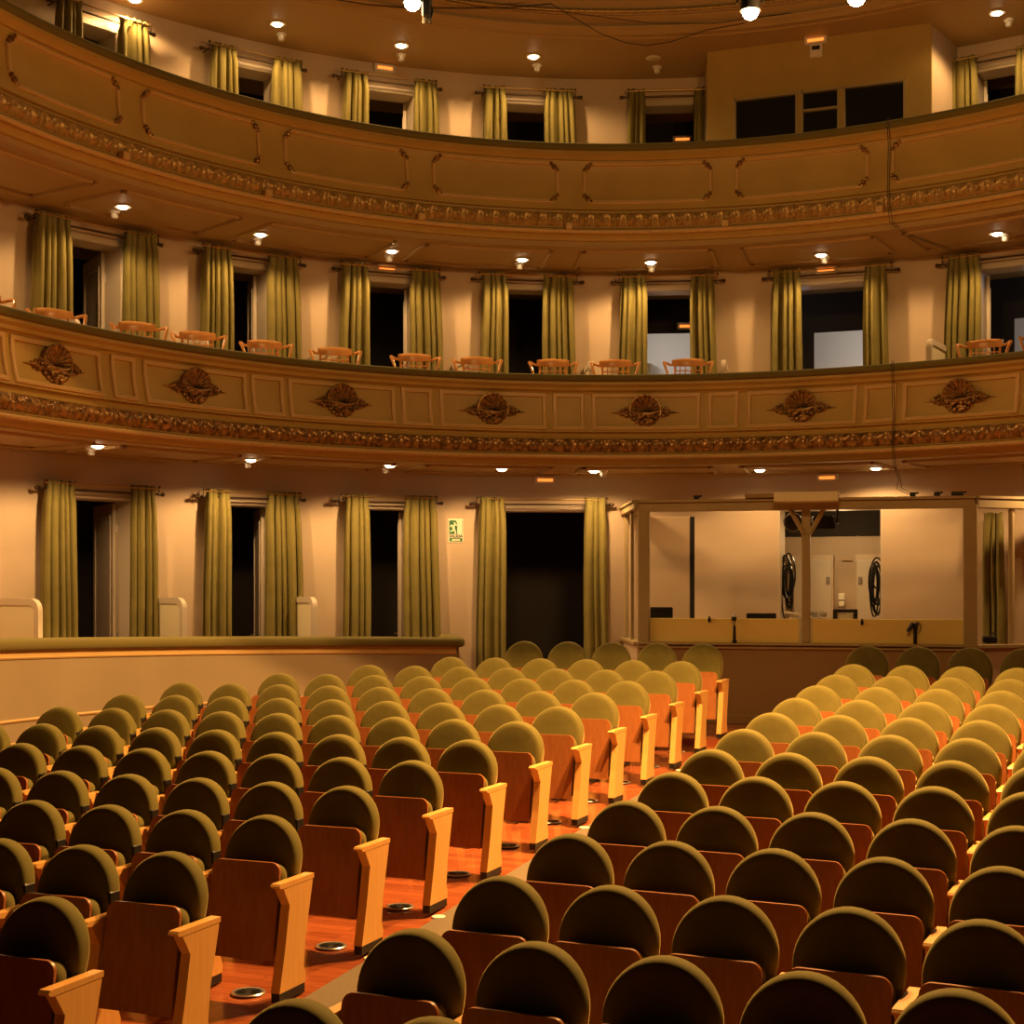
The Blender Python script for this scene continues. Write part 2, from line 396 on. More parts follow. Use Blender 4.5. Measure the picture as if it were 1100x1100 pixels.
for lv in (1, 2, 3):
    for nm, x0, x1 in OPEN[lv]:
        doorway(k, lv, x0, x1, LEAF.get((lv, nm))); k += 1

# ------------------------------------------------------------------ balconies
A0, A1 = PAR.at_px(-215), PAR.at_px(1315)
BIGU = [(-330 + 0, -200), (-165, -22), (5, 128), (150, 279), (303, 439), (463, 601), (625, 766), (789, 935), (957, 1128), (1150, 1310)]
BIGU = [p for p in BIGU if p[0] > -200]
def balcony(label, top, railt, prof, frieze, rope, slab, gilt, gdark, name='balcony'):
    root = empty(name, (*PAR.P(PAR.at_px(680)), slab[0]), **T(label, 'balcony')); ox, oy, oz = root.location
    def bld(m, nm, mt, **kw): return m.build(nm, mt, root, world=True, loc=(0, 0, 0), **kw)
    def rel(m): return m.move(lambda p: (p[0] - ox, p[1] - oy, p[2] - oz))
    rel(sweep(PAR, prof, A0, A1, .14)).build('fascia', M['fascia'], root, smooth=28)
    rel(sweep(PAR, [(slab[0], -.08), (slab[0], -4.2), (slab[1], -4.2), (slab[1], -.10)], A0, A1, .2, closed=True)).build('floor_slab', M['soffit'], root, smooth=0)
    zt, zb = top, railt
    rel(sweep(PAR, [(zb, -.14), (zb, .13), (zb + .02, .155), (zt - .03, .16), (zt - .008, .14), (zt, .09), (zt, -.10), (zt - .02, -.15)], A0, A1, .14, closed=True)).build('handrail', M['railvelvet'], root, smooth=50)
    # back of the fascia
    rel(sweep(PAR, [(slab[1], -.10), (zb, -.10)], A0, A1, .2)).build('inner_lining', M['fascia'], root)
    # leaf frieze
    z0, z1, amp = frieze; rows = []; n = int((A1 - A0) / .016); nz = 9; per = .20
    for i in range(n + 1):
        a = A0 + (A1 - A0) * i / n; r = []; u = (a / per) % 1.; x = abs(u - .5) * 2
        for j in range(nz):
            v = j / (nz - 1); z = z0 + (z1 - z0) * v; b = interp(prof, z)
            leaf = max(0, 1 - (x / (.25 + .75 * v)) ** 2) * sin(pi * min(1, v * .9 + .12))
            cut = .5 + .5 * cos(2 * pi * (u * 5 + v * .8)); e = sin(pi * v) ** .4 if 0 < v < 1 else 0
            dd = b + amp * e * (.25 + .75 * leaf * (.45 + .55 * cut)) + (.35 * amp * e * (x > .8) * (.5 + .5 * cos(14 * v)))
            p = PAR.pt(a, dd, z); r.append(p)
        rows.append(r)
    rel(MB().grid(rows)).build('leaf_frieze', gilt, root, smooth=60)
    rz_, rd, rr = rope; rows = []; n = int((A1 - A0) / .02)
    for i in range(n + 1):
        a = A0 + (A1 - A0) * i / n; r = []
        for j in range(7):
            an = -pi * .6 + j * 2 * pi / 7 + 0; w = rr * (.78 + .22 * abs(cos(1.5 * (an) + a * pi / .075)))
            r.append(PAR.pt(a, rd + w * cos(an), rz_ + w * sin(an)))
        rows.append(r)
    rel(MB().grid(rows, closed=True)).build('rope_moulding', M['trim'], root, smooth=60)
    return root, rel
P2 = [(4.17, .11), (4.13, .115), (4.10, .07), (4.065, .06), (4.05, .02), (4.02, .0), (3.95, .0), (3.85, .008), (3.75, .022), (3.65, .045), (3.58, .07), (3.55, .08), (3.545, .03), (3.50, .02), (3.48, .035), (3.475, .06), (3.29, .04), (3.28, .03), (3.235, .03), (3.20, -.02), (3.175, -.04), (3.165, -.08), (3.15, -.09)]
P3 = [(7.0, .12), (6.96, .125), (6.93, .07), (6.905, .05), (6.90, .015), (6.85, .0), (6.7, .0), (6.55, .015), (6.42, .04), (6.32, .07), (6.29, .075), (6.28, .03), (6.26, .03), (6.255, .07), (6.07, .04), (6.06, .02), (6.0, .02), (5.96, -.03), (5.93, -.04), (5.92, -.10), (5.90, -.11), (5.88, -.16), (5.86, -.17)]
b2, rel2 = balcony('lower curved balcony with gilded shell medallions, oblong panels and a dark velvet handrail', 4.255, 4.165, P2, (3.30, 3.47, .06), (3.25, .065, .030), (3.15, L2F), M['gilt_dark'], M['gilt_dark'])
b3, rel3 = balcony('upper curved balcony with notched plain panels and no medallions', 7.09, 6.995, P3, (6.08, 6.25, .055), (6.02, .06, .034), (5.86, L3F), M['gilt'], M['gilt'])
def on_fascia(prof): return lambda a, z, h: PAR.pt(a, interp(prof, z) + h, z)
# oblong panel frames of the lower balcony
SM = [(-112, -88), (-20, 3), (118, 143), (269, 303), (431, 463), (594, 627), (761, 793), (929, 963), (1112, 1148), (1305, 1314)]
BG = [(-208, -120), (-80, -28), (10, 106), (153, 263), (309, 423), (472, 586), (636, 752), (803, 921), (971, 1096), (1156, 1298)]
for lst, nm in ((BG, 'panel_frame'), (SM, 'small_panel_frame')):
    for x0, x1 in lst:
        if x1 > 1310: continue
        a0, a1 = PAR.at_px(x0) + .02, PAR.at_px(x1) - .02; z0, z1 = 3.60, 4.005
        rel2(ridge(on_fascia(P2), densify([(a0, z0), (a1, z0), (a1, z1), (a0, z1)]), .055, .030)).build(nm, M['trim'], b2, smooth=50)
# notched frames of the upper balcony
for x0, x1 in BIGU:
    a0, a1 = PAR.at_px(x0) + .03, PAR.at_px(x1) - .03; z0, z1 = 6.385, 6.86; c = .075
    fr = rel3(ridge(on_fascia(P3), densify([(a0 + c, z0), (a1 - c, z0), (a1 - .02, z0 + c), (a1, z0 + c + .02), (a1, z1 - c - .02), (a1 - .02, z1 - c), (a1 - c, z1), (a0 + c, z1), (a0 + .02, z1 - c), (a0, z1 - c - .02), (a0, z0 + c + .02), (a0 + .02, z0 + c)]), .05, .028)).build('panel_frame', M['trim'], b3, smooth=50)
    for aa, zz in ((a0 + .04, z0 + .04), (a1 - .04, z0 + .04), (a1 - .04, z1 - .04), (a0 + .04, z1 - .04)):
        q = MB()
        for da, dz, r in ((-.038, .038, .026), (.038, -.038, .026), (0, 0, .034)):
            da *= (1 if (aa < (a0 + a1) / 2) == (zz < 6.6) else -1); p = PAR.pt(aa + da, interp(P3, zz) + .02, zz + dz); q.ball(p, r, 8)
        rel3(q).build('corner_scroll', M['gilt_dark'], fr)
# small square blocks on the upper frieze
for x in (-60, 126, 282, 449, 610, 780, 948, 1140):
    a = PAR.at_px(x); p = PAR.pt(a, .10, 6.07)
    MB().box((0, 0, 0), (.09, .10, .085), bev=.012).build('frieze_block', M['trim'], b3, (p[0] - b3.location[0], p[1] - b3.location[1], p[2] - b3.location[2]), PAR.rz(a))
# soffit frames
def soffit_frames(rel, root, z, rngs, r0, r1):
    for x0, x1 in rngs:
        a0, a1 = PAR.at_px(x0) + .04, PAR.at_px(x1) - .04; c = .07
        surf = lambda a, r, h: PAR.pt(a, -r, z - h)
        rel(ridge(surf, densify([(a0 + c, r0), (a1 - c, r0), (a1, r0 + c), (a1, r1 - c), (a1 - c, r1), (a0 + c, r1), (a0, r1 - c), (a0, r0 + c)]), .05, .03)).build('soffit_frame', M['soffit'], root, smooth=50)
        for aa, rr in ((a0 + .03, r0 + .03), (a1 - .03, r0 + .03), (a1 - .03, r1 - .03), (a0 + .03, r1 - .03)): rel(MB().ball(PAR.pt(aa, -rr, z - .015), .045, 8, (1, 1, .5))).build('soffit_scroll', M['gilt_dark'], root)
soffit_frames(rel3, b3, 5.86, BIGU, .30, 1.30)
soffit_frames(rel2, b2, 3.15, BIGU, .30, 1.30)
# top ceiling ring with its own cornice
RP = [(8.46, -4.2), (8.46, -.14), (8.475, -.12), (8.475, -.02), (8.50, .0), (8.53, .06), (8.55, .07), (8.56, .03), (8.60, .03), (8.66, .10), (8.66, .14), (8.74, .17), (8.80, .22), (8.95, .24), (9.0, .24), (9.0, .22), (9.6, .22)]
sweep(PAR, RP, A0, A1, .14).build('ceiling', M['soffit'], smooth=28, kind='structure')
rows = []; n = int((A1 - A0) / .02)
for i in range(n + 1):
    a = A0 + (A1 - A0) * i / n
    rows.append([PAR.pt(a, .17 + .026 * (.78 + .22 * abs(cos(1.5 * (j * 2 * pi / 7) + a * pi / .075))) * cos(j * 2 * pi / 7), 8.695 + .03 * (.78 + .22 * abs(cos(1.5 * (j * 2 * pi / 7) + a * pi / .075))) * sin(j * 2 * pi / 7)) for j in range(7)])
MB().grid(rows, closed=True).build('trim_1', M['gilt'], smooth=60, kind='structure')

# medallions: scallop shell over fruit and leaves with side sprays, copied along the lower balcony
def medallion():
    m = MB(); n = 11; R0 = .175
    rows = []
    for i in range(n * 6 + 1):
        an = -R(15) + (pi + R(30)) * i / (n * 6); rr = R0 * (1 + .035 * abs(cos(pi * i / 6))); r = []
        for k in range(8):
            q = k / 7; rib = abs(cos(pi * i / 6)) * .02 * (.3 + q); dep = -.02 - .045 * q * q - rib * (q > .05)
            r.append((cos(an) * rr * q, dep, .02 + sin(an) * rr * q))
        r.append((cos(an) * rr * 1.03, -.0, .02 + sin(an) * rr * 1.03)); rows.append(r)
    m.grid(rows)
    m.tube([(cos(-R(25) + (pi + R(50)) * i / 30) * (R0 + .012), -.06, .02 + sin(-R(25) + (pi + R(50)) * i / 30) * (R0 + .012)) for i in range(31)], .014, 6)
    rd = random.Random(3)
    for i in range(34):
        an = pi + pi * rd.random(); q = sqrt(rd.random()) * .135; m.ball((cos(an) * q * 1.05, -.05 - .03 * rd.random(), -.015 + sin(an) * q), .017 + .016 * rd.random(), 7)
    for i in range(9):
        an = pi + pi * (i + .5) / 9; c = (cos(an) * .16, -.035, -.01 + sin(an) * .145); m.ball(c, .034, 7, (1, .6, .8))
    m.tube([(-.15, -.07, -.005), (-.06, -.09, -.03), (0, -.095, -.035), (.06, -.09, -.03), (.15, -.07, -.005)], .016, 7)
    for s in (-1, 1):
        m.tube([(s * .15, -.05, 0), (s * .24, -.04, .01), (s * .31, -.03, -.01), (s * .42, -.012, -.012)], [.02, .018, .012, .003], 7)
        for i in range(7):
            an = 2 * pi * i / 7; m.ball((s * .225 + cos(an) * .04, -.045, sin(an) * .045), .023, 6, (1, .7, 1))
        m.ball((s * .225, -.065, 0), .02, 7); m.ball((s * .29, -.04, .02), .02, 6); m.ball((s * .29, -.04, -.03), .018, 6); m.ball((s * .335, -.03, 0), .016, 6)
    return m
md0 = None
for x in (-142, 56, 207, 365, 528, 693, 861, 1032, 1222):
    a = PAR.at_px(x); p = PAR.pt(a, .02, 3.80); loc = (p[0] - b2.location[0], p[1] - b2.location[1], p[2] - b2.location[2])
    if md0 is None: md0 = medallion().build('medallion', M['gilt_dark'], b2, loc, PAR.rz(a), smooth=45, label='gilded scallop shell medallion over fruit, with side sprays')
    else:
        c = md0.copy(); COL.objects.link(c); c.location = loc; c.rotation_euler = (0, 0, PAR.rz(a)); c.parent = b2

# ------------------------------------------------------------------ low parapet of the ground-level boxes
def ztop(a):
    x0, x1 = PAR.at_px(0), PAR.at_px(490); return 1.163 + (1.03 - 1.163) * (a - x0) / (x1 - x0)
e = PAR.at_px(490); bp = empty('box_parapet', (*PAR.P(PAR.at_px(250)), -.5), **T('low curved plastered parapet with velvet rail fronting the ground-level boxes', 'parapet'))
ox, oy, oz = bp.location; relp = lambda m: m.move(lambda p: (p[0] - ox, p[1] - oy, p[2] - oz))
def sweepf(fn, a0, a1, step=.15, closed=True):
    n = int((a1 - a0) / step); rows = []
    for i in range(n + 1):
        a = a0 + (a1 - a0) * i / n; rows.append([PAR.pt(a, d, z) for z, d in fn(a)])
    m = MB(); m.grid(rows, closed=closed); k = len(rows[0])
    if closed: m.f.append(tuple(range(k))); m.f.append(tuple(range(n * k + k - 1, n * k - 1, -1)))
    return m
relp(sweepf(lambda a: [(-1.3, 0), (ztop(a) - .1, 0), (ztop(a) - .1, -.10), (-1.3, -.10)], A0, e)).build('parapet_body', M['parapet'], bp, smooth=0)
relp(sweepf(lambda a: [(ztop(a) - .115, -.13), (ztop(a) - .115, .06), (ztop(a) - .09, .085), (ztop(a) - .03, .085), (ztop(a), .05), (ztop(a), -.10), (ztop(a) - .03, -.14)], A0, e + .03)).build('handrail', M['railvelvet'], bp, smooth=50)
relp(sweepf(lambda a: [(ztop(a) - .20, -.01), (ztop(a) - .20, .012), (ztop(a) - .185, .022), (ztop(a) - .175, .012), (ztop(a) - .115, .012), (ztop(a) - .115, -.01)], A0, e)).build('upper_moulding', M['trim'], bp, smooth=40)
relp(sweepf(lambda a: [(.36, -.01), (.36, .012), (.375, .022), (.39, .012), (.39, -.01)], A0, e)).build('lower_moulding', M['trim'], bp, smooth=40)
p, q = PAR.pt(e, -.05, 0), WALL.pt(WALL.at_px(478), 0, 0)
ang = atan2(q[1] - p[1], q[0] - p[0]); ln = math.dist(p[:2], q[:2]); zt = ztop(e)
mm = MB(); mm.box((p[0] + cos(ang) * ln / 2, p[1] + sin(ang) * ln / 2, (zt - .1 - 1.3) / 2), (ln, .10, zt - .1 + 1.3), rz=ang); relp(mm).build('return_panel', M['parapet'], bp, smooth=0)
mm = MB(); mm.box((p[0] + cos(ang) * ln / 2, p[1] + sin(ang) * ln / 2, zt - .057), (ln, .2, .115), rz=ang, bev=.03); mm.lathe([(.09, zt - .115), (.12, zt - .09), (.12, zt - .03), (.09, zt)], (p[0], p[1], 0), 16); relp(mm).build('return_rail', M['railvelvet'], bp, smooth=50)

# ------------------------------------------------------------------ box dividers
def divider(x, lv, top, length, label, group, lit=True):
    a = WALL.at_px(x); c = WALL.pt(a, 0, FLO[lv]); h = top - FLO[lv]; r = .13
    def out(ins):
        P = [(-.01, .0), (-length + ins, 0)]; rr = r - ins * .6
        for k in range(7):
            t = k / 6 * pi / 2; P.append((-length + ins + rr - rr * cos(t), h - ins - rr + rr * sin(t)))
        P.append((-.01, h - ins)); return P
    root = empty('box_divider', c, WALL.rz(a), **T(label, 'partition', group))
    MB().prism([(y, z) for y, z in out(.055)], 'x', -.014, .014).build('panel', M['cream'], root)
    o, i = out(0), out(.07); m = MB(); n = len(o)
    for sx in (-.03,):
        ring = [(sx, *p) for p in o[1:]] + [(-sx, *p) for p in o[1:]] + [(sx, *p) for p in i[1:]] + [(-sx, *p) for p in i[1:]]
        k = n - 1; fs = []
        for j in range(k - 1):
            fs += [(j, j + 1, k + j + 1, k + j), (2 * k + j, 3 * k + j, 3 * k + j + 1, 2 * k + j + 1), (j, 2 * k + j, 2 * k + j + 1, j + 1), (k + j, k + j + 1, 3 * k + j + 1, 3 * k + j)]
        m.add(ring, fs)
    m.build('frame', M['door'], root, smooth=40)
for i, (x, t) in enumerate(((-6, 'beside the first curtained doorway'), (163, 'between the first and second curtained doorways'), (314, 'between the second and third curtained doorways'))):
    divider(x, 1, 1.52, .74, 'cream round-cornered box partition %s, ground level' % t, 'partitions between the ground-level boxes')
for i, (x, nm) in enumerate(((35, 'before the first doorway'), (186, 'between the first and second doorways'), (334, 'between the second and third doorways'), (487, 'between the third and fourth doorways'), (629, 'between the fourth and fifth doorways'), (780, 'between the fifth and sixth doorways'), (1019, 'between the sixth and seventh doorways'))):
    divider(x, 2, 4.66 if x == 1019 else 4.57, 1.0 if x == 1019 else .8, 'cream box partition showing over the lower balcony rail, ' + nm, 'partitions between the lower balcony boxes')
for i, (x, nm) in enumerate(((186, 'first and second'), (334, 'second and third'), (495, 'third and fourth'), (640, 'fourth and fifth'))):
    divider(x, 3, 7.20, .7, 'small box partition top behind the upper balcony rail, between %s doorways' % nm, 'partitions between the upper balcony boxes')
# ------------------------------------------------------------------ curtains and rods
LV = {1: 'ground level', 2: 'lower balcony', 3: 'upper balcony'}
def curtain(lv, x0, x1, zt, label, group, seed, zb=None, spread=0.):
    rd = random.Random(seed); a0, a1 = WALL.at_px(x0), WALL.at_px(x1); ac = (a0 + a1) / 2; w = a1 - a0
    zb = FLO[lv] + .015 if zb is None else zb; c = WALL.pt(ac, .17, zb); H = zt + .045 - zb; rz = WALL.rz(ac)
    nf = max(3, round(w / .10)); N = nf * 12; ph = [rd.uniform(-.7, .7) for _ in range(nf + 2)]; am = [rd.uniform(.6, 1.25) for _ in range(nf + 2)]
    NZ = 26
    neck0 = lambda v: max(0., 1 - abs(v - .965) / .05)
    def P(i, k, off):
        u = i / N; v = k / NZ; z = H * v
        g = u * nf + .28 * sin(2 * pi * u * 1.5 + ph[0] * 4) * sin(pi * u); g = min(max(g, 0), nf); j = int(g); f = g - j; phx = ph[j] * (1 - f) + ph[min(j + 1, nf)] * f
        amp = .072 * (am[j] * (1 - f) + am[min(j + 1, nf)] * f) * (1.0 - .35 * v)
        top = max(0, (v - .93) / .07)
        y = sin(2 * pi * g + phx * (1 - v)) * amp * (1 - .25 * neck0(v)) + .012 * sin(4 * pi * g + 1 + 2 * v) * (1 - v) + top * .012 * sin(6 * pi * g)
        neck = max(0., 1 - abs(v - .965) / .05); narrow = 1 - .13 * v ** 2.5 - .09 * neck
        x = (u - .5) * w * narrow + .018 * sin(2 * pi * g + 1.3 + phx) + spread * (1 - v) * w
        x += .012 * sin(5 * v + 7 * ph[0]) * (1 - v) * v * 4 * .6; zz = z + top * .022 * abs(sin(2.5 * pi * g + ph[1] * 3))
        return (x, y + off, zz)
    m = MB(); rows = []
    for k in range(NZ + 1): rows.append([P(i, k, -.004) for i in range(N + 1)] + [P(i, k, .004) for i in range(N, -1, -1)])
    m.grid(rows, closed=True)
    return m.build('curtain', M['curtain'], None, c, rz, smooth=80, **T(label, 'curtain', group))
def rod(lv, x0, x1, z, label, group):
    a0, a1 = WALL.at_px(x0), WALL.at_px(x1); ac = (a0 + a1) / 2; w = a1 - a0; c = WALL.pt(ac, 0, z); rz = WALL.rz(ac)
    root = empty('curtain_rod', c, rz, **T(label, 'curtain rod', group))
    MB().tube([(-w / 2 + .06, -.225, .03), (w / 2 - .06, -.225, .03)], .009, 8).build('front_rod', M['brass'], root)
    MB().tube([(-w / 2 + .01, -.165, -.03), (w / 2 - .01, -.165, -.03)], .012, 8).build('rear_rod', M['darkmetal'], root)
    for s in (-1, 1):
        m = MB(); m.ball((s * (w / 2 - .0), -.165, -.03), .026, 8); m.lathe([(.02, -.012), (.02, .012)], (s * (w / 2 - .035), -.165, -.03), 8, 'x'); m.build('finial', M['darkmetal'], root)
        m = MB(); m.box((s * (w / 2 - .09), -.11, -.03), (.014, .23, .014)); m.box((s * (w / 2 - .09), -.225, 0), (.014, .014, .07)); m.ball((s * (w / 2 - .09), -.225, .05), .017, 7); m.box((s * (w / 2 - .09), -.006, -.03), (.03, .012, .06)); m.build('bracket', M['darkmetal'], root)
CUR = {1: [('first', (35, 73), (129, 160)), ('second', (211, 242), (277, 318)), ('third', (363, 393), (427, 467)), ('fourth', (509, 541), (624, 650))],
       2: [('first', (25, 68), (121, 162)), ('second', (208, 244), (279, 316)), ('third', (360, 393), (434, 470)), ('fourth', (513, 544), (579, 615)), ('fifth', (664, 695), (739, 768)), ('sixth', (828, 863), (928, 955)), ('seventh', (1018, 1058), (1112, 1150))],
       3: [('first', (50, 79), (117, 153)), ('second', (217, 249), (284, 319)), ('third', (363, 392), (438, 467)), ('fourth', (515, 542), (580, 616)), ('fifth', (672, 693), (744, 760)), ('last', (1021, 1054), (1092, 1126))]}
ROD = {1: [(33, 168), (205, 322), (355, 471), (505, 656)], 2: [(22, 167), (204, 322), (355, 474), (506, 624), (658, 777), (822, 966), (1010, 1154)], 3: [(44, 158), (211, 323), (356, 470), (511, 622), (668, 762), (1016, 1130)]}
ZROD = {1: 2.77, 2: 5.735, 3: 8.20}
sd = 11
for lv in (1, 2, 3):
    for i, (nm, l, r) in enumerate(CUR[lv]):
        g = 'olive curtains at the %s doorways' % LV[lv]
        rod(lv, *ROD[lv][i], ZROD[lv], 'double curtain rod over the %s %s doorway from the left' % (nm, LV[lv]), 'curtain rods of the ' + LV[lv])
        for side, (x0, x1), sp in (('left', l, -.04), ('right', r, .06)):
            sd += 1; curtain(lv, x0, x1, ZROD[lv], 'olive pleated curtain on the %s of the %s %s doorway' % (side, nm, LV[lv]), g, sd, spread=sp)

# ------------------------------------------------------------------ lamps in the soffits
DL = {1: [(105, 478), (270, 493), (419, 499), (539, 503), (638, 505), (816, 504), (941, 502), (1150, 491), (-60, 462)],  # out-of-view lamp at the far right is added to brighten the booth's side wing
      2: [(132, 221), (280, 251), (421, 269), (561, 278), (699, 281), (882, 273), (1071, 250), (-40, 170)],
      3: [(145, -1), (298, 25), (431, 48), (573, 60), (1071, 13), (702, 62)]}
POW = {1: 128, 2: 72, 3: 88}
def lamp(name, kind, loc, energy, col=(1, .66, .30), size=2.6, blend=.35, soft=.04, aim=None, parent=None):
    d = bpy.data.lights.new(name, kind); d.energy = energy; d.color = col
    if kind != 'AREA': d.shadow_soft_size = soft
    if kind == 'SPOT': d.spot_size = size; d.spot_blend = blend
    o = bpy.data.objects.new(name, d); COL.objects.link(o); o.location = loc
    if aim is not None:
        v = [aim[k] - loc[k] for k in range(3)]
        from mathutils import Vector
        o.rotation_euler = Vector(v).to_track_quat('-Z', 'Y').to_euler()
    if parent: o.parent = parent
    return o
WARM = (1, .59, .235)
for lv in (1, 2, 3):
    for i, (x, y) in enumerate(DL[lv]):
        z = SOF[lv]; Z = (z - EYE) * F / (Y0 - y); X = (x - 550) / F * Z; off = (lv == 3 and x == 702)
        vis = 0 < x < 1100 and y > -2
        nm = ORD[sorted([p[0] for p in DL[lv] if 0 < p[0] < 1100]).index(x)] if vis else 'unseen outer'
        if vis or lv < 3 or True:
            lab = ('unlit recessed ceiling lamp above the upper balcony' if off else '%s glowing recessed lamp from the left in the ceiling over the %s' % (nm, LV[lv] if lv > 1 else 'ground-level boxes'))
            root = empty('ceiling_lamp', (X, Z, z), **T(lab, 'ceiling light', 'recessed lamps over the ' + LV[lv]))
            MB().lathe([(.06, .0), (.095, .0), (.10, -.008), (.09, -.016), (.062, -.014)], (0, 0, 0), 20, cap=False).build('trim_ring', M['white'], root)
            MB().ball((0, 0, -.004), .066, 16, (1, 1, .55)).build('bulb', M['bulboff'] if off else M['bulb'], root)
        if not off:
            p = POW[lv]
            p *= {816: .36, 941: .36, 1150: .7, 539: .62, 638: .62}.get(x, .9) if lv == 1 else 1.
            lamp('soffit_light', 'SPOT', (X, Z, z - .10), p, WARM, R(160), .36, .05)
DET = {1: [(98, 482), (266, 496), (414, 502), (648, 506)], 2: [(123, 230), (277, 259), (418, 277), (558, 285), (700, 288), (886, 279), (1080, 255)], 3: [(302, 41), (431, 63), (577, 74), (706, 76), (1084, 26)]}
det0 = None; dtree = None
for lv in (1, 2, 3):
    for i, (x, y) in enumerate(DET[lv]):
        z = SOF[lv]; Z = (z - EYE) * F / (Y0 - y) - .15; X = (x - 550) / F * Z
        props = T('small white smoke detector hanging by the %s lamp of the %s ceiling' % (ORD[i], LV[lv]), 'smoke detector', 'smoke detectors')
        if det0 is None:
            det0 = empty('smoke_detector', (X, Z, z), **props)
            MB().lathe([(.062, 0), (.062, -.022), (.05, -.032), (.045, -.032)], (0, 0, 0), 16).build('base', M['white'], det0)
            MB().lathe([(.04, -.03), (.04, -.07), (.03, -.085), (.005, -.088)], (0, 0, 0), 16).build('head', M['white'], det0); dtree = tree_of(det0)
        else: copy_tree(det0, dtree, (X, Z, z), 0, **props)
def emergency(loc, rz, label, s=1.):
    root = empty('emergency_light', loc, rz, **T(label, 'emergency light', 'emergency lights'))
    MB().box((0, -.035, 0), (.28 * s, .07, .10 * s), bev=.015).build('housing', M['white'], root)
    MB().box((0, -.074, -.01), (.20 * s, .008, .035 * s), bev=.003).build('diffuser', M['orange'], root)
def wallpt(x, z): a = WALL.at_px(x); return WALL.pt(a, .0, z), WALL.rz(a)
for x, z, t in ((585, 3.08, 'above the wide fourth ground-level doorway'), (889, 3.08, 'on the wall above the control booth'), (414, 5.80, 'over the third lower balcony doorway'), (888, 5.80, 'over the sixth lower balcony doorway'), (412, 8.40, 'over the third upper balcony doorway')):
    c, rz = wallpt(x, z); emergency(c, rz, 'emergency light glowing orange ' + t)
a = WALL.at_px(733); c = WALL.pt(a, -1.88, 8.19); emergency(c, WALL.rz(a), 'orange emergency light deep inside the fifth upper balcony doorway')
a = WALL.at_px(737); c = WALL.pt(a, -1.88, 5.46); emergency(c, WALL.rz(a), 'orange emergency light deep inside the fifth lower balcony doorway')

# ------------------------------------------------------------------ exit sign
c, rz = wallpt(489.5, 0); Zs = 19.75; zc = EYE + (Y0 - 570) / F * c[1]
s = empty('exit_sign', (c[0], c[1], zc), rz, **T('green and white running man exit sign on the plaster wall', 'sign'))
W, H = .205, .315
MB().box((0, -.006, 0), (W, .01, H), bev=.003).build('plate', M['signwhite'], s)
yy = -.0125
def flat(poly, name, mt, y=yy): MB().prism(poly, 'y', y, y + .0015).build(name, mt, s, smooth=0)
flat([(-.09, -.045), (.018, -.045), (.018, .02), (.02, .085), (.0, .135), (-.09, .135)], 'green_field', M['green'])
flat([(.085, -.045), (.09, -.045), (.09, .135), (.085, .135)], 'door_edge', M['green'])
m = MB()
for a_, b_, w_ in (((-.035, .06), (-.028, .01), .016), ((-.03, .06), (.0, .09), .010), ((-.035, .06), (-.065, .075), .008), ((-.065, .075), (-.07, .045), .008), ((0, .085), (.012, .06), .007), ((-.028, .01), (-.045, -.005), .010), ((-.045, -.005), (-.078, -.008), .009), ((-.026, .012), (-.008, -.005), .010), ((-.008, -.005), (-.008, -.04), .009)):
    dx, dy = b_[0] - a_[0], b_[1] - a_[1]; l = math.hypot(dx, dy); nx, ny = -dy / l * w_, dx / l * w_
    m.prism([(a_[0] - nx, a_[1] - ny), (b_[0] - nx, b_[1] - ny), (b_[0] + nx, b_[1] + ny), (a_[0] + nx, a_[1] + ny)], 'y', yy - .002, yy - .0005)
m.prism([(-.018 + .013 * cos(k * pi / 5), .098 + .013 * sin(k * pi / 5)) for k in range(10)], 'y', yy - .002, yy - .0005)
m.build('running_figure', M['signwhite'], s, smooth=0)
flat([(-.088, -.145), (.088, -.145), (.088, -.10), (-.088, -.10)], 'green_band', M['green'])
flat([(-.055, -.132), (.055, -.132), (.055, -.115), (-.055, -.115)], 'white_bar', M['signwhite'], yy - .002)
tc = bpy.data.curves.new('lettering', 'FONT'); tc.body = 'SALIDA'; tc.offset = .0015; tc.size = .056; tc.align_x = 'CENTER'; tc.align_y = 'CENTER'; tc.extrude = .0008
to = bpy.data.objects.new('tmp_text', tc); COL.objects.link(to)
dg = bpy.context.evaluated_depsgraph_get(); me = bpy.data.meshes.new_from_object(to.evaluated_get(dg)); bpy.data.objects.remove(to)
lt = bpy.data.objects.new('lettering', me); COL.objects.link(lt); me.materials.clear(); me.materials.append(M['ink']); lt.parent = s; lt.location = (0, yy - .001, -.073); lt.rotation_euler = (pi / 2, 0, 0)

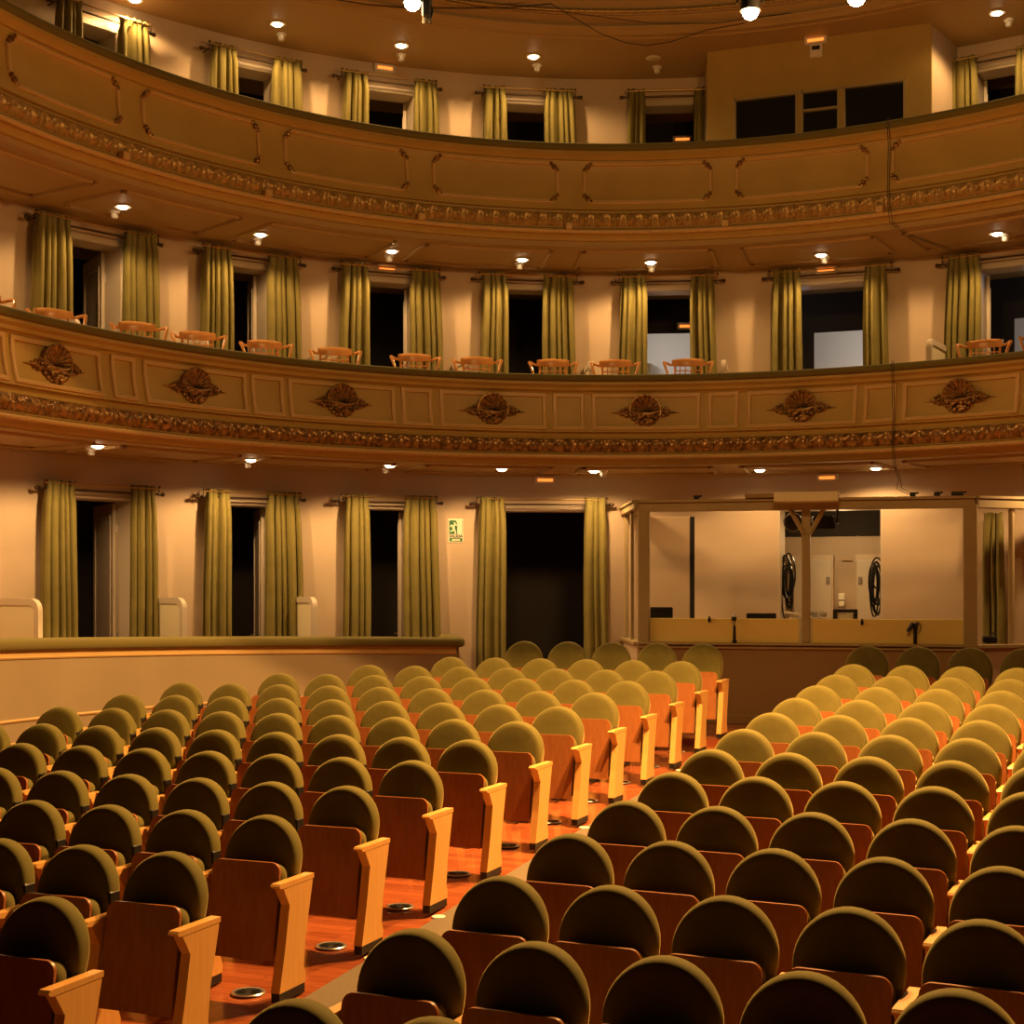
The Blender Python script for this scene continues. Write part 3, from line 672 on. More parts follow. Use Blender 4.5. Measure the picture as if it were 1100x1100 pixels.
# ------------------------------------------------------------------ bentwood armchairs on the lower balcony
def chair():
    root = empty('bentwood_armchair', (0, 0, 0))
    m = MB(); m.lathe([(.02, .43), (.20, .43), (.215, .445), (.215, .46), (.20, .468), (.02, .46)], (0, 0, 0), 24); m.build('seat', M['bentwood'], root)
    for s in (-1, 1):
        MB().tube([(s * .15, -.13, .43), (s * .17, -.16, .2), (s * .19, -.19, .0)], [.017, .015, .012]).build('leg', M['bentwood'], root)
        MB().tube([(s * .165, .19, .86), (s * .165, .165, .6), (s * .155, .14, .44), (s * .165, .17, .2), (s * .18, .22, .0)], [.014, .016, .017, .015, .012]).build('leg', M['bentwood'], root)
        MB().tube([(s * .17, .19, .845), (s * .23, .165, .85), (s * .285, .11, .865), (s * .305, .05, .86), (s * .285, .01, .80), (s * .245, -.03, .66), (s * .215, -.05, .54), (s * .195, -.05, .45)], [.013, .016, .018, .021, .018, .014, .013, .012]).build('arm', M['bentwood'], root)
    rows = []
    for i in range(17):
        u = -1 + 2 * i / 16; x = u * .205; y = .20 - .05 * u * u; h = .048 * (1 - .25 * u * u); zc = .865 + .012 * (1 - u * u)
        rows.append([(x, y + dy, zc + dz * h) for dy, dz in ((-.012, -1), (-.016, 0), (-.012, 1), (0, 1.15), (.012, 1), (.014, 0), (.012, -1))])
    m = MB(); m.grid(rows, closed=True); m.f.append(tuple(range(7))); m.f.append(tuple(range(16 * 7 + 6, 16 * 7 - 1, -1))); m.build('top_rail', M['bentwood'], root, smooth=60)
    m = MB()
    for x in (-.10, -.035, .035, .10): m.tube([(x, .185, .83), (x, .16, .6), (x * .9, .14, .46)], .0075, 6)
    for z in (.77, .71, .65): m.tube([(-.165, .165, z), (0, .175, z), (.165, .165, z)], .0085, 6)
    m.build('back_spindles', M['bentwood'], root)
    return root
c0 = chair(); ct = tree_of(c0); first = True
for i, (x, dd, dr) in enumerate(((-10, -.46, .1), (30, -.52, .3), (103, -.54, .2), (178, -.42, .1), (238, -.42, -.05), (307, -.42, .1), (377, -.42, -.06), (459, -.42, .05), (522, -.42, 0), (600, -.42, .04), (663, -.42, -.05), (738, -.42, .05), (1041, -.42, -.08), (1108, -.42, .1))):
    a = PAR.at_px(x); p = PAR.pt(a, dd, L2F); rz = PAR.rz(a) * .3 + .7 * atan2(-p[0], p[1]) + dr * .5
    props = T(('bentwood armchair behind the lower balcony rail, %s from the left' % ORD[i]) if i < 13 else 'bentwood armchair by the last doorway, cut by the frame edge', 'chair', 'bentwood armchairs on the lower balcony')
    if first:
        c0.location = p; c0.rotation_euler = (0, 0, rz); first = False
        for k2, v in props.items(): c0[k2] = v
    else: copy_tree(c0, ct, p, rz, **props)

# ------------------------------------------------------------------ projection room on the upper balcony
pa, pb = (2.49, 19.0), (5.07, 18.0); ang = atan2(pb[1] - pa[1], pb[0] - pa[0]); Lp = math.dist(pa, pb)
pr = empty('projection_room', (*pa, L3F), ang, **T('boxy plastered projection room with three dark windows on the upper balcony', 'projection room'))
hh = SOF[3] - L3F
def toloc(x, z):                                # pixel bearing -> distance along the front
    tx = (x - 550) / F; dx, dy = cos(ang), sin(ang); return (tx * pa[1] - pa[0]) / (dx - tx * dy)
wins = [(788, 857), (860, 902), (905, 973)]; zw0, zw1 = 5.42 - L3F + 1.75, 0
zb, ztp = 7.16 - L3F, 7.83 - L3F
us = [0.] + [toloc(x, 0) for w in wins for x in w] + [Lp]
m = MB()
zt1, zt2 = None, None
def ztopwin(u):                                 # the window band follows the slightly sloping view line
    return ztp
for k in range(len(us) - 1):
    u0, u1 = us[k], us[k + 1]
    if k % 2 == 1:
        m.box(((u0 + u1) / 2, .04, zb / 2), (u1 - u0, .08, zb)); m.box(((u0 + u1) / 2, .04, (ztp + hh) / 2), (u1 - u0, .08, hh - ztp))
    else: m.box(((u0 + u1) / 2, .04, hh / 2), (u1 - u0, .08, hh))
m.build('front_wall', M['fascia'], pr, smooth=0)
for k, (x0, x1) in enumerate(wins):
    u0, u1 = us[1 + 2 * k], us[2 + 2 * k]; uc = (u0 + u1) / 2; w = u1 - u0
    mw = MB()
    for (cx, cz, sx, sz) in ((uc, zb + .015, w, .03), (uc, ztp - .015, w, .03), (u0 + .015, (zb + ztp) / 2, .03, ztp - zb), (u1 - .015, (zb + ztp) / 2, .03, ztp - zb)): mw.box((cx, .03, cz), (sx, .07, sz))
    if k == 1: mw.box((uc, .03, zb + .42), (w, .05, .03))
    fr = mw.build('window_frame', M['booth'], pr, smooth=0)
    MB().box((uc, .05, (zb + ztp) / 2), (w - .04, .006, ztp - zb - .04)).build('pane', M['glassdark'], fr)
q = WALL.pt(WALL.at_px(1026), 0, 0); ca, sa = cos(-ang), sin(-ang)
def wl(p): dx, dy = p[0] - pa[0], p[1] - pa[1]; return (dx * ca - dy * sa, dx * sa + dy * ca)
def wallseg(m, p, q, z0, z1, t=.06):
    l = math.dist(p, q); an = atan2(q[1] - p[1], q[0] - p[0]); m.box(((p[0] + q[0]) / 2, (p[1] + q[1]) / 2, (z0 + z1) / 2), (l, t, z1 - z0), rz=an)
m = MB(); wallseg(m, (Lp - .03, .08), wl(q), 0, hh); m.build('side_wall', M['wall'], pr, smooth=0)
m = MB(); wallseg(m, (.03, .08), wl((2.62, 20.1)), 0, hh); m.build('side_wall', M['wall'], pr, smooth=0)
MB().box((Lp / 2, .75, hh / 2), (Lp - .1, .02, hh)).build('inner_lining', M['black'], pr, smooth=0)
def onproj(x, y):
    u = toloc(x, 0); X, Z = pa[0] + cos(ang) * u, pa[1] + sin(ang) * u; return (X, Z, EYE + (Y0 - y) / F * Z)
emergency(onproj(877, 44), ang, 'emergency light glowing orange high on the projection room wall')
p = onproj(877, 55); o = MB().box((0, -.02, 0), (.16, .04, .16), bev=.01).build('control_box', M['white'], None, p, ang, **T('small square switch box under the glowing light on projection room wall', 'switch box'))
MB().box((0, -.042, .03), (.10, .006, .05)).build('display', M['glassdark'], o)

# ------------------------------------------------------------------ control booth at the back of the stalls
LB, RB = (1.55, 18.2), (5.36, 17.25); LW, RW = WALL.pt(WALL.at_px(671), .02, 0)[:2], WALL.pt(WALL.at_px(1165), .05, 0)[:2]
cb = empty('control_booth', (*LB, 0), **T('wooden control booth with open windows and cream desk screen behind the stalls', 'booth'))
def seg(m, p, q, z0, z1, t=.08, off=0.):
    l = math.dist(p, q); an = atan2(q[1] - p[1], q[0] - p[0]); nx, ny = -sin(an) * off, cos(an) * off
    m.box(((p[0] + q[0]) / 2 + nx - LB[0], (p[1] + q[1]) / 2 + ny - LB[1], (z0 + z1) / 2), (l, t, z1 - z0), rz=an, bev=.006); return m
def lerp(p, q, t): return (p[0] + (q[0] - p[0]) * t, p[1] + (q[1] - p[1]) * t)
LBo, RBo = LB, RB
m = MB(); seg(m, LB, RB, 0, .93, .05); m.build('base_panel', M['boothbase'], cb, smooth=0)
m = MB(); seg(m, LW, LB, 0, .93, .05); m.build('side_base_panel', M['wall'], cb, smooth=0)
m = MB(); seg(m, RB, RW, 0, .93, .05); m.build('side_base_panel', M['wall'], cb, smooth=0)
m = MB(); seg(m, LB, RB, 0, .11, .08); seg(m, RB, RW, 0, .11, .08); m.build('base_moulding', M['boothbase'], cb, smooth=0)
m = MB(); seg(m, LB, RB, .90, .935, .10); seg(m, LB, RB, .945, .975, .16); seg(m, RB, RW, .93, .975, .14); seg(m, LW, LB, .93, .975, .14); m.build('ledge', M['booth'], cb, smooth=30)
m = MB(); seg(m, LB, RB, 2.56, 2.665, .12); seg(m, LB, RB, 2.665, 2.70, .18); m.build('top_beam', M['booth'], cb, smooth=30)
m = MB(); seg(m, LW, LB, 2.60, 2.70, .12); seg(m, LW, LB, 2.68, 2.71, .17); m.build('side_beam', M['booth'], cb, smooth=30); m = MB(); seg(m, RB, RW, 2.56, 2.665, .12); seg(m, RB, RW, 2.665, 2.70, .16); m.build('side_beam', M['booth'], cb, smooth=30)
def post(p, w=.15, z0=.93, z1=2.6, rz=None, nm='post'):
    MB().box((0, 0, (z1 - z0) / 2), (w, w * .8, z1 - z0), bev=.01).build(nm, M['booth'], cb, (p[0] - LB[0], p[1] - LB[1], z0), -.245 if rz is None else rz, smooth=30)
post(lerp(LB, RB, .016), .14); post(lerp(LB, RB, .987), .16); post(lerp(LW, LB, .12), .06, rz=0); post(lerp(LW, LB, .55), .05, rz=0)
post(lerp(RB, RW, .33), .07, rz=.9); post(lerp(RB, RW, .66), .07, rz=.9)
tm = .512; PM = lerp(LB, RB, tm)
post((PM[0], PM[1] + .02), .10, .975, 2.62, nm='centre_post')
for s_ in (-1, 1):
    a_, b_ = lerp(LB, RB, tm + s_ * .008), lerp(LB, RB, tm + s_ * .055)
    MB().tube([(a_[0] - LB[0], a_[1] - LB[1] - .03, 2.27), (b_[0] - LB[0], b_[1] - LB[1] - .03, 2.60)], .028, 4).build('brace', M['booth'], cb, smooth=0)
c_ = lerp(LB, RB, .50); MB().box((0, 0, 0), (.74, .44, .115), bev=.008).build('projecting_box', M['cream'], cb, (c_[0] - LB[0] + .03, c_[1] - LB[1] - .12, 2.70), -.245, smooth=30)
m = MB(); seg(m, lerp(LB, RB, .035), lerp(LB, RB, .49), .975, 1.265, .02, -.0); m.build('desk_screen', M['perspex'], cb, smooth=0)
m = MB(); seg(m, lerp(LB, RB, .53), lerp(LB, RB, .968), .975, 1.265, .02, -.0); m.build('desk_screen', M['perspex'], cb, smooth=0)
m = MB(); seg(m, lerp(LB, RB, .03), lerp(LB, RB, .97), .93, .965, .55, .30); m.build('worktop', M['booth'], cb, smooth=0)
# open door leaf inside the booth; black strip stands in for the gap's darkness
pL, pR = pix(690, 600, 19.45)[:2], pix(741, 600, 19.45)[:2]
m = MB(); seg(m, pL, pR, .0, 2.56, .04); m.build('hinged_panel', M['wall'], cb, smooth=0)
m = MB(); seg(m, pR, pix(746, 600, 19.45)[:2], .0, 2.56, .05); m.build('dark_gap_strip', M['black'], cb, smooth=0)
# things in and on the booth
def onfront(x, y, dz=0.): 
    tx = (x - 550) / F; dx, dy = RB[0] - LB[0], RB[1] - LB[1]; u = (tx * LB[1] - LB[0]) / (dx - tx * dy); X, Z = LB[0] + u * dx, LB[1] + u * dy; Z += dz; X = tx * Z; return (X, Z, EYE + (Y0 - y) / F * Z)
def thing(nm, mtx, loc, rz, label, cat, build, group=None):
    o = build(MB()).build(nm, mtx, None, loc, rz, **T(label, cat, group)); return o
DESK = .965
p = onfront(708, 660, .3); r_ = empty('monitor', (p[0], p[1], DESK), -.2, **T('black monitor on the booth desk beside the left corner post', 'monitor'))
MB().box((0, 0, .31), (.34, .04, .24), bev=.012).build('screen', M['blackgloss'], r_); MB().box((0, .01, .08), (.05, .03, .18)).build('stand', M['black'], r_); MB().box((0, 0, .008), (.2, .14, .015), bev=.005).build('foot', M['black'], r_)
p = onfront(816, 661, .3); r_ = empty('monitor', (p[0], p[1], DESK), -.2, **T('low wide black monitor at the middle of the booth desk', 'monitor'))
MB().box((.02, 0, .295), (.36, .04, .13), bev=.012).build('screen', M['blackgloss'], r_); MB().box((-.10, -.02, .12), (.05, .04, .24)).build('stand', M['black'], r_)
p = onfront(789, 680, -.06); r_ = empty('desk_microphone', (p[0], p[1], .975), 0, **T('slim black microphone with shiny bluish head on the booth ledge', 'microphone'))
MB().tube([(0, 0, .03), (0, 0, .19), (-.0, 0, .21)], [.02, .016, .012]).build('body', M['black'], r_); MB().tube([(0, 0, .22), (-.005, 0, .31)], .013).build('neck', M['steel'], r_); MB().ball((-.005, 0, .29), .034, 10).build('head', M['blackgloss'], r_); MB().ball((-.003, -.01, .325), .024, 8).build('windshield', M['bluegrey'], r_); MB().lathe([(.03, 0), (.03, .03), (.015, .035)], n=12).build('foot', M['black'], r_)
for x, y, t in ((762, 666, 'small black clip on the cream desk screen by the microphone'), (926, 669, 'small black clip on the cream desk screen beside the centre post')):
    p = onfront(x, y, -.02); thing('screen_clip', M['black'], p, -.245, t, 'clip', lambda m: m.box((0, 0, 0), (.035, .04, .05), bev=.008).tube([(0, 0, .02), (0, 0, .045)], .012), 'clips on the desk screen')
p = onfront(983, 690, -.05); r_ = empty('desk_lamp', (p[0], p[1], .975), 0, **T('short black goose-neck desk lamp on the booth ledge', 'lamp'))
MB().tube([(0, 0, 0), (0, 0, .2)], .022).build('stem', M['black'], r_); MB().tube([(0, 0, .19), (.02, 0, .25), (-.03, 0, .235), (-.09, 0, .15)], [.02, .028, .03, .02]).build('head', M['black'], r_)
MB().tube([(.05 * cos(k / 12 * 2 * pi) + .02, 0, .21 + .05 * sin(k / 12 * 2 * pi)) for k in range(12)], .005, 6, closed=True).build('loop', M['brass'], r_)
p = onfront(866, 663, .35)
for i, (x, t) in enumerate(((876, 'crumpled silver foil left on the booth desk'), (856, 'crumpled pale paper at the foot of the doorway cables'))):
    p = onfront(x, 662, .4); rd = random.Random(i); mm = MB()
    for k in range(9): mm.ball((rd.uniform(-.12, .12), rd.uniform(-.05, .05), .30 + rd.uniform(0, .07)), rd.uniform(.02, .045), 5, (1.4, 1, .6))
    mm.box((0, 0, .15), (.22, .12, .3)); mm.build('paper_heap', M['steel' if i == 0 else 'white'], None, (p[0], p[1], DESK), 0, smooth=20, **T(t, 'paper'))
p = onfront(908, 661, .4); r_ = empty('equipment_case', (p[0], p[1], DESK), -.2, **T('pale box in a black cradle on the booth desk', 'box'))
MB().box((0, 0, .19), (.18, .12, .33), bev=.01).build('box', M['white'], r_)
m = MB(); m.box((-.12, 0, .2), (.05, .14, .40)); m.box((.12, 0, .2), (.05, .14, .40)); m.box((0, .02, .39), (.29, .12, .04)); m.build('cradle', M['black'], r_)
# hanging booth lights
for i, (x, y, t) in enumerate(((852, 561, 'round-lensed stage light hanging inside the booth beside the centre post'), (884, 559, 'black shuttered stage light hanging to the right of the centre post'))):
    p = onfront(x, y, .35); r_ = empty('hanging_light', p, -.2, **T(t, 'stage light', 'stage lights inside the booth'))
    zt_ = 2.64 - p[2]
    MB().tube([(0, 0, .08), (0, 0, zt_)], .016, 6).build('hanger', M['black'], r_)
    if i == 0:
        MB().lathe([(.055, .16), (.075, .10), (.085, -.02), (.095, -.06), (.085, -.065)], n=18, axis='y').build('housing', M['black'], r_); MB().lathe([(.001, -.055), (.08, -.055), (.08, -.05)], n=18, axis='y').build('lens', M['glassdark'], r_)
        MB().tube([(.11 * cos(k / 18 * 2 * pi), -.03, .11 * sin(k / 18 * 2 * pi)) for k in range(18)], .008, 6, closed=True).build('yoke', M['steel'], r_)
    else:
        MB().box((0, 0, 0), (.26, .16, .10), rz=.2, bev=.02).build('housing', M['black'], r_)
        MB().box((.0, -.09, -.07), (.28, .01, .07)).build('shutter', M['black'], r_)
        MB().tube([(.17, 0, -.04), (.17, 0, .16)], .018, 6).build('yoke', M['black'], r_)
# cable coils on the doorway jambs
def coil(x, y0, y1, Z, t, seed):
    rd = random.Random(seed); zt_, zb_ = EYE + (Y0 - y0) / F * Z, EYE + (Y0 - y1) / F * Z; X = (x - 550) / F * Z; m = MB(); h = zt_ - zb_
    for k in range(9):
        w = rd.uniform(.04, .085); cx = rd.uniform(-.03, .03); zz = zt_ - rd.uniform(0, h * .25) - zb_; hh_ = h * rd.uniform(.45, .8); yo = rd.uniform(-.05, .05)
        m.tube([(cx + w * cos(2 * pi * q / 18), yo + .02 * sin(2 * pi * q / 18), zz - hh_ / 2 + hh_ / 2 * sin(2 * pi * q / 18)) for q in range(18)], .012, 5, closed=True)
    m.build('cable_coil', M['blackgloss'], None, (X, Z, zb_), 0, **T(t, 'cables', 'cable coils by the technical room doorway'))
coil(846, 592, 668, 19.85, 'black cable coil hanging at the left jamb of the booth doorway', 1)
coil(941, 598, 668, 19.5, 'black cable coil hanging at the right jamb of the booth doorway', 2)
# lockers in the technical room
def cupboard(x0, x1, hx, t):
    a_, b_ = WALL.at_px(x0), WALL.at_px(x1); ac = (a_ + b_) / 2; w = (b_ - a_) * 1.08; p = WALL.pt(ac, -1.56, 0); r_ = empty('cupboard', p, WALL.rz(ac), **T(t, 'cupboard', 'cupboards in the technical room'))
    MB().box((0, .08, 1.05), (w, .16, 2.1)).build('carcass', M['wall'], r_); d = MB().box((0, -.012, 1.22), (w - .05, .02, 1.62), bev=.004).build('door', M['door'], r_)
    MB().box((hx * (w / 2 - .07), -.04, 1.74), (.05, .03, .10), bev=.01).build('handle', M['steel'], d)
    return r_
cupboard(838, 882, 1, 'beige cupboard with its handle at the right, seen through the booth doorway'); cupboard(900, 936, -1, 'beige cupboard with its handle at the left, seen through the booth doorway')
a_ = WALL.at_px(888); p = WALL.pt(a_, -1.60, 0); Zc = p[1]
r_ = empty('towel_dispenser', (p[0], p[1], EYE + (Y0 - 645) / F * Zc), WALL.rz(a_), **T('small white dispenser on the technical room wall between cupboards', 'dispenser'))
MB().box((0, -.03, .05), (.10, .08, .10), bev=.012).build('housing', M['signwhite'], r_); MB().box((0, -.03, -.05), (.08, .06, .07), bev=.01).build('tray', M['signwhite'], r_)
p = WALL.pt(WALL.at_px(892), -1.70, EYE + (Y0 - 601) / F * Zc); thing('name_plate', M['trim'], p, WALL.rz(a_), 'thin brown plate on the wall between the two cupboards', 'plate', lambda m: m.box((0, 0, 0), (.15, .012, .025)))
# clamps, strip and small gear on top of the booth
p = onfront(816, 534, .0); thing('cable_tray', M['boothbase'], (p[0], p[1] - .05, 2.73), -.245, 'flat brown cable tray lying on the booth beam', 'tray', lambda m: m.box((0, 0, 0), (.36, .16, .05), bev=.006))
for x, t in ((748, 'lone black clamp on the booth beam left of the tray'), (980, 'black clamp where the hanging cables meet the booth beam'), (1006, 'black clamp between cable end and twin clamp on the beam'), (1028, 'larger black twin clamp near the right booth corner')):
    p = onfront(x, 533); w = .07 if x != 1028 else .14
    thing('clamp', M['black'], (p[0], p[1] - .02, 2.725), -.245, t, 'clamp', lambda m: m.box((0, 0, 0), (w, .06, .05), bev=.01).tube([(-w / 2, 0, .0), (w / 2 + .03, 0, .02)], .012, 6), 'clamps on the booth beam')
p = pix(1063, 688, 17.7); r_ = empty('radio_receiver', (p[0], p[1], .98), -.2, **T('black radio receiver with a thin aerial in the side window', 'receiver'))
MB().box((0, 0, .04), (.17, .12, .08), bev=.015).build('body', M['blackgloss'], r_); MB().tube([(-.08, 0, .05), (-.09, 0, .28)], .004, 5).build('antenna', M['steel'], r_); MB().tube([(.0, -.02, .08), (.03, 0, .12), (.07, 0, .09)], .01, 6).build('cable', M['black'], r_)
a_ = WALL.at_px(1072); curtain(1, 1058, 1082, 2.5, 'pale olive curtain hanging inside the right side window of the booth', 'booth curtain', 5, zb=.9)

# ------------------------------------------------------------------ cables
def cable(path, r, label, mtx='black', nm='cable'):
    c = path[-1]; return MB().tube([(p[0] - c[0], p[1] - c[1], p[2] - c[2]) for p in path], r, 6).build(nm, M[mtx], None, c, 0, smooth=60, **T(label, 'cable'))
def pp(x, d, z): return PAR.pt(PAR.at_px(x), d, z)
for k, off in enumerate((0, .035)):
    e_ = onfront(976 + 3 * k, 533)
    cable([pp(963 + 2 * k, .19, 4.27), pp(963 + 2 * k, .17, 4.0), pp(963 + 2 * k, .14, 3.6), pp(962 + 2 * k, .14, 3.3), pp(962 + 2 * k, .06, 3.05), pp(964 + 2 * k, -.05, 2.9), (e_[0] - .12 + off, e_[1] + .1, 2.80), (e_[0] - .03 + off, e_[1] + .02, 2.745), (e_[0] + off, e_[1], 2.73)], .004, ('thin black cable dropping from the lower balcony to the booth, %s of the pair' % ('left' if k == 0 else 'right')))
    cable([pp(958 + 2 * k, .19, 7.1), pp(958 + 2 * k, .14, 6.8), pp(957 + 2 * k, .13, 6.4), pp(957 + 2 * k, .14, 6.15), pp(959 + 3 * k, .12, 5.9), pp(964 + 3 * k, -.3, 5.84), pp(975 + 3 * k, -.9, 5.83), pp(982 + 4 * k, -1.3, 5.82)], .004, ('thin black cable crossing the upper balcony front, %s of the pair' % ('left' if k == 0 else 'right')))
Zc = 17.2
cable([pix(300, -22, 16.1), pix(345, -3, 16.4), pix(395, 5, 16.7), pix(440, 8.5, 17.0), pix(500, 9, Zc), pix(550, 8, Zc), pix(592, 4, Zc)], .007, 'black rigging cable sagging across the top cornice, long left span', nm='rigging_cable')
cable([pix(592, 4, Zc), pix(615, 18, Zc), pix(645, 36, Zc), pix(672, 46, Zc), pix(695, 49, Zc), pix(720, 45, Zc), pix(760, 32, Zc), pix(800, 25, Zc)], .005, 'thin rigging cable looping down below the top cornice', nm='rigging_cable')
cable([pix(470, -2, Zc), pix(520, 8, Zc), pix(600, 12, Zc), pix(700, 25, Zc), pix(770, 25, Zc), pix(850, 14, Zc)], .004, 'faint shallow rigging cable hanging along the top cornice', nm='rigging_cable')

# ------------------------------------------------------------------ stage lights
K = [(pix(920, -3, 11.0), 'brightest stage lamp at the top edge above the projection room'), (pix(806, 12, 11.5), 'bright bare stage lamp hanging before the projection room'), (pix(443, 3, 12.0), 'lit stage lamp hanging at the top beside a black bracket')]
bar = empty('lighting_bar', (1., 11.6, 6.55), **T('steel lighting bar carrying the stage lamps above the stalls', 'lighting bar'))
MB().tube([(-3.2, .4, 0), (0, .1, 0), (4.2, -.8, 0)], .025, 8).build('pipe', M['darkmetal'], bar)
for x in (-2.5, .5, 3.5): MB().tube([(x, .35 - (x + 2.5) * .17, 0), (x, .35 - (x + 2.5) * .17, 4.)], .006, 5).build('suspension', M['darkmetal'], bar)
for i, (p, t) in enumerate(K):
    r_ = empty('stage_lamp', p, 0, **T(t, 'stage light'))
    zt_ = 6.5 - p[2]
    MB().lathe([(.035, .24), (.06, .2), (.075, .08), (.08, .0), (.072, .0), (.06, .06), (.02, .08)], n=16).build('housing', M['black'], r_)
    MB().ball((0, 0, .0), .066, 14).build('lens', M['bulbbig'], r_)
    MB().tube([(-.10, 0, .06), (-.10, 0, .25), (0, 0, .3), (.10, 0, .25), (.10, 0, .06)], .008, 6).build('yoke', M['black'], r_); MB().tube([(0, 0, .28), (0, 0, max(.35, zt_))], .012, 6).build('hanger', M['black'], r_)
p = pix(458, 12, 12.); r_ = empty('rigging_bracket', p, 0, **T('black rigging bracket with dangling cables beside the lit stage lamp', 'bracket'))
MB().box((0, 0, .03), (.07, .07, .16), bev=.01).build('block', M['black'], r_)
m = MB(); rd = random.Random(4)
for k in range(6): m.tube([(rd.uniform(-.05, .05), rd.uniform(-.03, .03), .25), (rd.uniform(-.06, .06), 0, 0), (rd.uniform(-.04, .04), 0, -.1)], .010, 5)
m.tube([(0, 0, .1), (0, 0, 1.8)], .02, 6); m.build('dangling_cables', M['black'], r_)

# ------------------------------------------------------------------ theatre seats
def seat(left_std, bracket=False, tall=0.):
    SEATH = .93 + tall
    root = empty('theatre_seat')
    # round padded backrest, reclined
    n = 40; RX = .232; zc = SEATH - RX
    def outline(k, s):
        an = 2 * pi * k / n; x = cos(an) * RX * s; z = sin(an) * RX * s
        if z < 0: z *= 1.25 + tall * 3; x = math.copysign(abs(cos(an)) ** .8, cos(an)) * RX * s
        return x, z
    rings = [(.02, -.056), (.45, -.055), (.80, -.054), (.91, -.051), (.955, -.044), (.985, -.030), (.998, -.012), (1., .020), (.985, .036), (.93, .044), (.5, .046), (.02, .046)]
    rows = []
    for s_, d in rings:
        r = []
        for k in range(n):
            x, z = outline(k, s_); zz = zc + z; y = d - (SEATH - zz) * .20; r.append((x, y, zz))
        rows.append(r)
    m = MB(); m.grid(rows, closed=True); m.f.append(tuple(range(n))); m.f.append(tuple(range(11 * n + n - 1, 11 * n - 1, -1)))
    bk = m.build('backrest', M['velvet'], root, smooth=70)
    if bracket: MB().box((0, .0, 0), (.026, .085, .11), bev=.006).build('side_block', M['black'], root, (.219, -.05, .665 + tall))  # dark block at the right edge of the backrest
    # tipped-up seat: wooden board towards the stage, cushion behind
    def rr(w, h, r, z0, top=True):
        P = [(-w, z0), (w, z0)]
        for k in range(6): t = k / 5 * pi / 2; P.append((w - r + r * cos(t), h - r + r * sin(t)))
        for k in range(6): t = pi / 2 + k / 5 * pi / 2; P.append((-w + r + r * cos(t), h - r + r * sin(t)))
        return P
    zb_, zt_ = .20, .712
    def lean(p): return (p[0], p[1] - (zt_ - p[2]) * .15, p[2])
    m = MB(); m.prism(rr(.213, zt_, .05, zb_), 'y', -.222, -.204); m.move(lean); sp = m.build('seat_board', M['cherry'], root, smooth=40)
    m = MB(); m.lathe([(.014, -.2245), (.014, -.222)], (0, 0, zt_ - .035), 12, 'y'); m.build('number_disc', M['trim'], sp)
    rows = []
    for w, h, r, y in ((.205, zt_ - .024, .05, -.204), (.213, zt_ - .018, .055, -.19), (.213, zt_ - .018, .06, -.15), (.205, zt_ - .026, .06, -.122), (.17, zt_ - .06, .05, -.108)):
        rows.append([(x, y, z) for x, z in rr(w, h, r, zb_ + .02 + (.213 - w))])
    m = MB(); k = len(rows[0]); m.grid(rows, closed=True); m.f.append(tuple(range(4 * k, 5 * k))); m.f.append(tuple(range(k))); m.move(lean)
    m.build('seat_cushion', M['velvet'], root, smooth=60)
    prof = [(-.32, .60), (-.255, .50), (-.30, .28), (-.36, .05), (-.09, .05), (-.085, .09), (-.105, .14), (-.085, .30), (-.005, .60)]
    for s_ in ((1, -1) if left_std else (1,)):
        x0, x1 = (.238, .292) if s_ > 0 else (-.292, -.238)
        sp = MB().prism(prof, 'x', x0, x1).build('side_panel', M['maple'], root, smooth=0)
        MB().prism([(-.355, .605), (-.362, .617), (-.35, .628), (.004, .628), (.004, .602), (-.33, .600)], 'x', x0 - .0015, x1 + .0015).build('armrest', M['maple'], sp, smooth=20)
        MB().box(((x0 + x1) / 2, -.225, .025), (.05, .265, .052)).build('foot', M['black'], sp)
    return root
PRO = {}
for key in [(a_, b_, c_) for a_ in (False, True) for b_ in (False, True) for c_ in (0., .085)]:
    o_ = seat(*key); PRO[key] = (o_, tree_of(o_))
CNT_L = {1: 3, 2: 4, 3: 5, 4: 6, 5: 8, 6: 9, 7: 9, 8: 9, 9: 9, 10: 8, 11: 7, 12: 6, 13: 5}
used = {}
def put(side, n, i, left, label, group):
    x, y, rz = seat_pos(side, n, i)
    zt_ = EYE - (HL if side == 'L' else HR)[n - 1] * Q if n >= 1 else None
    z = fz(n) if n < 13 else ZR
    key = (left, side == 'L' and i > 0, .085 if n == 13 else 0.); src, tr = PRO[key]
    if key not in used:
        used[key] = True; src.location = (x, y, z); src.rotation_euler = (0, 0, rz)
        for k2, v in T(label, 'seat', group).items(): src[k2] = v
        return
    copy_tree(src, tr, (x, y, z), rz, **T(label, 'seat', group))
NTH = ['aisle-end', 'second from the aisle', 'third from the aisle', 'fourth from the aisle', 'fifth from the aisle', 'sixth from the aisle', 'seventh from the aisle', 'eighth from the aisle', 'ninth from the aisle', 'tenth from the aisle']
def visible_right(n, i):
    x, y, _ = seat_pos('R', n, i); return 550 + F * (x - .26) / y < 1112
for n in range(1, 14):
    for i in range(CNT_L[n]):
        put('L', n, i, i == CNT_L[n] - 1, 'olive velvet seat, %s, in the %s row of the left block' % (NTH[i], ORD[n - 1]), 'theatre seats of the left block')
for n in range(0, 14):
    i = 0
    while visible_right(n, i):
        if n == 0 and i > 1: break
        put('R', n, i, i == 0, 'olive velvet seat, %s, in the %s row of the right block' % (NTH[i], ORD[n]), 'theatre seats of the right block'); i += 1
for key, (o_, t_) in PRO.items():          # prototypes that no row needed
    if key not in used:
        for nm_ in list(t_)[::-1]: bpy.data.objects.remove(bpy.data.objects[nm_])
